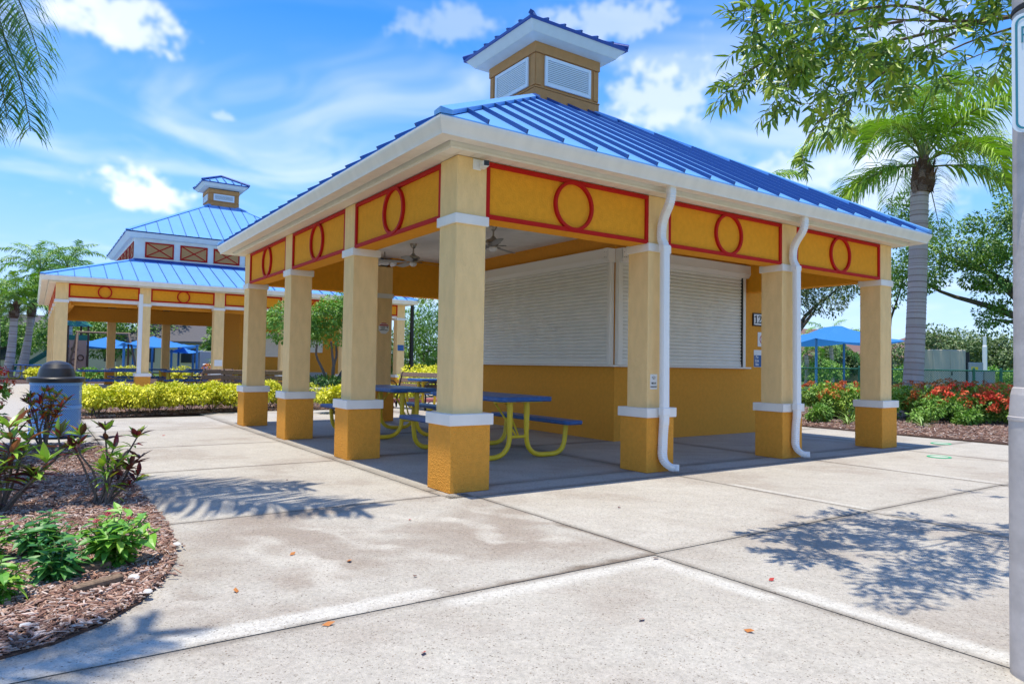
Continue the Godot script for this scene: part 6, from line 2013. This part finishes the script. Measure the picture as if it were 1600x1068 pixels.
	var far := [[0.3, -60, 6.2, 4.0, "dense dark tree behind the playground, left one"], [5.2, -61, 6.6, 4.4, "dense dark tree behind the playground canopies"], [9.6, -50, 5.0, 2.4, "dark tree right of the grey-roofed house"], [11.6, -46, 4.4, 2.6, "broad dark tree seen through the far pavilion's third bay"], [14.5, -49, 5.0, 3.0, "dark tree at the right end of the far pavilion"], [-5.5, -70, 5.5, 3.2, "low dark tree behind the palms at the far left"]]
	for q in far:
		tree("broadleaf_tree", q[4], Vector3(q[0], 0, q[1]), q[2] * 0.35, 0.2, [[Vector3(0, q[2] * 0.62, 0), Vector3(q[3] * 0.8, q[2] * 0.34, q[3] * 0.7)], [Vector3(q[3] * 0.5, q[2] * 0.45, 0), Vector3(q[3] * 0.55, q[2] * 0.3, q[3] * 0.5)], [Vector3(-q[3] * 0.55, q[2] * 0.42, 0), Vector3(q[3] * 0.5, q[2] * 0.28, q[3] * 0.5)]], 7000, lf, 0.26, oakc, 540 + k, 26, 0.30)
		k += 1
	for q in [[4.5, -27.2 - 5.0, 0.95, 0.9, "orange-red flowering shrub seen through the far pavilion", [Color(0.45, 0.10, 0.015), Color(0.60, 0.20, 0.02), Color(0.16, 0.22, 0.03)]], [3.4, -33, 0.75, 0.9, "yellow shrub seen through the middle of the far pavilion", gold], [6.2, -36.5, 2.0, 1.1, "round green shrub behind the orange flowering one", bright], [-0.6, -35.5, 0.6, 1.0, "low green shrub seen under the left bay of the far pavilion", bright], [1.2, -36.5, 0.7, 1.1, "low yellow-green shrub near the playground swing", gold], [-2.6, -37.0, 0.6, 0.8, "low yellow shrub at the foot of the left palms", gold]]:
		var t := thing("far_shrub", q[4], "shrub", Vector3(q[0], 0, q[1]))
		foliage(t, "foliage", [[Vector3(0, q[2] * 0.5, 0), Vector3(q[3], q[2] * 0.5, q[3] * 0.8)]], 1500, lf, 0.14, q[5], M.leaf, 560 + k, 18, 0.36)
		k += 1
	# right-hand distance
	var rf := [[66.0, -25.5, 5.5, 4.5, "rounded grey-green tree far behind the electric boxes, left"], [73.0, -26.5, 6.0, 5.0, "rounded grey-green tree far behind the electric boxes, middle"], [72.0, -22.0, 5.2, 4.6, "rounded grey-green tree far behind the slim white pole"], [70.0, -17.5, 5.4, 4.5, "rounded grey-green tree far behind the last fence post"], [62.0, -32.5, 4.0, 2.6, "small distant tree right of the end column"]]
	for q in rf:
		tree("broadleaf_tree", q[4], Vector3(q[0], 0, q[1]), q[2] * 0.3, 0.25, [[Vector3(0, q[2] * 0.6, 0), Vector3(q[3] * 0.7, q[2] * 0.36, q[3] * 0.8)], [Vector3(0.3 * q[3], q[2] * 0.42, q[3] * 0.4), Vector3(q[3] * 0.5, q[2] * 0.34, q[3] * 0.5)], [Vector3(-0.3 * q[3], q[2] * 0.42, -q[3] * 0.4), Vector3(q[3] * 0.5, q[2] * 0.34, q[3] * 0.5)]], 6500, lf, 0.32, [Color(0.07, 0.12, 0.04), Color(0.13, 0.20, 0.07), Color(0.21, 0.28, 0.10)], 580 + k, 26, 0.30)
		k += 1
	for q in [[45.0, -26.5, 1.6, 6.0, "clipped green hedge across the lawn behind the blue canopy, left part"], [54.0, -21.0, 1.5, 6.0, "clipped green hedge across the lawn behind the fence, right part"], [51.0, -13.0, 1.4, 6.0, "clipped green hedge behind the slim white pole"]]:
		var t := thing("clipped_hedge", q[4], "hedge", Vector3(q[0], 0, q[1]))
		t.rotation.y = -0.55
		var cl := []
		for i in 7: cl.append([Vector3(0, q[2] * 0.5, (i - 3) * q[3] * 0.32), Vector3(1.0, q[2] * 0.55, q[3] * 0.26)])
		foliage(t, "foliage", cl, 6000, lf, 0.2, bright, M.leaf, 600 + k, 18, 0.34)
		k += 1

func near_palm(label: String, at: Vector3, h: float, set_: Array, list: Array) -> void:
	var t := thing("palm_tree", label, "palm tree", at)
	var r := RandomNumberGenerator.new(); r.seed = 7
	var b := ringed(Vector3(0, h, 0), 0.2, 0.18, 0.14, r)
	part(t, "trunk", b, M.palmbark)
	for q in list:
		part(t, "frond", set_[q[1]], M.leaf, Vector3(0, h, 0), Basis(Vector3.UP, q[0]).scaled(Vector3.ONE * q[2]))

func overhead_oak() -> void:
	var t := thing("oak_tree", "oak whose leafy branch hangs over the pavement at the top right", "tree", Vector3(6.6, 0, 5.6))
	var r := RandomNumberGenerator.new(); r.seed = 900
	var b := MB.new()
	var tp := smooth_path([Vector3.ZERO, Vector3(0.05, 1.4, 0.02), Vector3(-0.1, 2.6, -0.05)], 0.2)
	b.tube(tp, taper(tp.size(), 0.24, 0.17), 14)
	var trunk := part(t, "trunk", b, M.bark)
	# crown beyond the frame
	foliage(t, "foliage", [[Vector3(0.6, 5.2, 1.2), Vector3(2.4, 1.6, 2.2)], [Vector3(2.2, 4.6, 0.0), Vector3(1.8, 1.2, 1.8)], [Vector3(-0.4, 4.9, 2.6), Vector3(2.0, 1.2, 1.8)]], 7000, leaf_shape(0.2, 0.15, 0.3, 1), 0.12, [Color(0.03, 0.08, 0.012), Color(0.08, 0.16, 0.02), Color(0.15, 0.25, 0.035)], M.leaf, 901, 26, 0.3)
	# sprays: a twig with a fan of narrow leaves
	var cols := [Color(0.05, 0.12, 0.02), Color(0.09, 0.19, 0.025), Color(0.16, 0.29, 0.033), Color(0.25, 0.38, 0.04), Color(0.34, 0.44, 0.05)]
	var sprays := []
	var ls := [leaf_shape(0.125, 0.12, 0.25, 2), leaf_shape(0.14, 0.3, 0.3, 2), leaf_shape(0.11, 0.0, 0.35, 2)]
	for v in 7:
		var mb := MB.new()
		var L := r.randf_range(0.13, 0.2)
		var bend := r.randf_range(-0.3, 0.3)
		mb.col = Color(0.14, 0.11, 0.07)
		mb.tube([Vector3.ZERO, Vector3(L * 0.5, 0.0, bend * 0.02), Vector3(L, -0.01, bend * 0.05)], [0.0022, 0.0018, 0.001], 5, false)
		var n := 15 + r.randi() % 6
		for i in n:
			var f := 0.15 + 0.85 * float(i) / (n - 1)
			var an := i * 2.5 + r.randfn() * 0.4
			var el := lerpf(0.35, 1.35, pow(f, 3.0))
			var x := Vector3(sin(el), cos(an) * cos(el) - 0.12, sin(an) * cos(el))
			var bs := basis_dir(x, Vector3.UP + rdir(r) * 0.6).scaled_local(Vector3.ONE * r.randf_range(0.062, 0.105))
			var arr: Array = ls[r.randi() % 3].surface_get_arrays(0)
			var tint: Color = cols[clampi(int(r.randf() * 3.2 + f * 1.9), 0, 4)] * r.randf_range(0.85, 1.15)
			for q in arr[Mesh.ARRAY_VERTEX]:
				mb.v.push_back(bs * q + Vector3(L * f, -0.01 * f, bend * 0.05 * f))
				mb.c.push_back(tint)
			var nb := bs.orthonormalized()
			for q in arr[Mesh.ARRAY_NORMAL]: mb.n.push_back(nb * q)
		sprays.append(mb.mesh())
	# branches in the tree's own frame: [points, sprays, spread]
	var O := Vector3(-6.6, 0, -5.6)
	var br := [
		[[Vector3(6.5, 2.6, 5.5), Vector3(5.2, 3.6, 4.4), Vector3(3.6, 4.0, 3.5), Vector3(2.5, 3.8, 3.0), Vector3(1.6, 3.65, 2.75)], 0.06, 26],
		[[Vector3(2.9, 3.9, 3.2), Vector3(2.3, 3.75, 2.75), Vector3(1.8, 3.55, 2.4), Vector3(1.4, 3.3, 2.2)], 0.018, 44],
		[[Vector3(2.3, 3.78, 2.9), Vector3(1.7, 3.7, 2.9), Vector3(1.15, 3.55, 2.7), Vector3(0.75, 3.42, 2.45)], 0.014, 40],
		[[Vector3(2.6, 3.85, 3.1), Vector3(2.35, 3.65, 2.6), Vector3(2.2, 3.42, 2.3), Vector3(2.12, 3.28, 2.05)], 0.014, 36],
		[[Vector3(1.9, 3.7, 2.8), Vector3(1.5, 3.6, 2.55), Vector3(1.2, 3.45, 2.35), Vector3(0.95, 3.28, 2.25)], 0.010, 40],
		[[Vector3(3.2, 3.95, 3.3), Vector3(2.8, 3.8, 2.8), Vector3(2.6, 3.6, 2.5)], 0.012, 14],
		[[Vector3(4.8, 3.75, 4.1), Vector3(4.6, 4.2, 3.2), Vector3(4.3, 4.3, 2.6), Vector3(4.0, 4.15, 2.2)], 0.018, 13],
		[[Vector3(4.6, 4.2, 3.0), Vector3(5.2, 4.2, 2.6), Vector3(5.5, 4.0, 2.3)], 0.012, 7],
		[[Vector3(2.3, 3.85, 3.1), Vector3(1.6, 3.92, 3.25), Vector3(0.8, 3.87, 3.2)], 0.012, 10]]
	# the whole bough hangs a little lower and nearer the viewer
	var sag := Vector3(-0.3, -0.25, 0.3)
	for q in br:
		for i in q[0].size():
			if q[0][i].x < 6.0: q[0][i] += sag
	O += sag
	foliage(t, "foliage", [[Vector3(2.3, 3.98, 3.35) + O, Vector3(1.1, 0.22, 0.5)], [Vector3(1.05, 3.87, 3.2) + O, Vector3(0.8, 0.18, 0.42)], [Vector3(3.0, 4.0, 3.6) + O, Vector3(0.9, 0.2, 0.5)]], 4200, ls[0], 0.085, cols, M.leafgloss, 905, 16, 0.36)
	var count := 0
	for q in br:
		var pts := []
		for p in q[0]: pts.append(p + O - sag)
		var sp := smooth_path(pts, 0.08)
		b = MB.new()
		b.tube(sp, taper(sp.size(), q[1], 0.004), 8)
		part(trunk, "branch", b, M.bark)
		for k in q[2]:
			var f := 1.0 - pow(r.randf(), 1.4) * (0.62 if q[1] < 0.05 else 0.45)
			var p: Vector3 = sp[clampi(int(f * (sp.size() - 1)), 0, sp.size() - 1)]
			var fw: Vector3 = (sp[-1] - sp[maxi(0, sp.size() - 6)]).normalized()
			var off := rdir(r) * r.randf_range(0.02, 0.20); off.y *= 0.7
			var x := (fw * 0.5 + off.normalized() * 0.9 + Vector3(0, -0.15, 0)).normalized()
			part(t, "leaf_spray", sprays[r.randi() % sprays.size()], M.leafgloss, p + off, basis_dir(x, Vector3.UP + rdir(r) * 0.5).scaled_local(Vector3.ONE * r.randf_range(0.8, 1.3)))
			count += 1
	# one small spray dangling below the rest
	b = MB.new()
	b.tube(smooth_path([Vector3(2.14, 3.3, 2.05) + O, Vector3(2.16, 3.2, 1.95) + O, Vector3(2.16, 3.1, 1.9) + O], 0.05), [0.003], 5)
	part(trunk, "branch", b, M.bark)
	for k in 3:
		part(t, "leaf_spray", sprays[k], M.leafgloss, Vector3(2.16, 3.10, 1.90) + O, basis_dir(Vector3(0.3 - k * 0.35, -0.6, 0.2 * k), Vector3(0.2, 0.4, 1)))
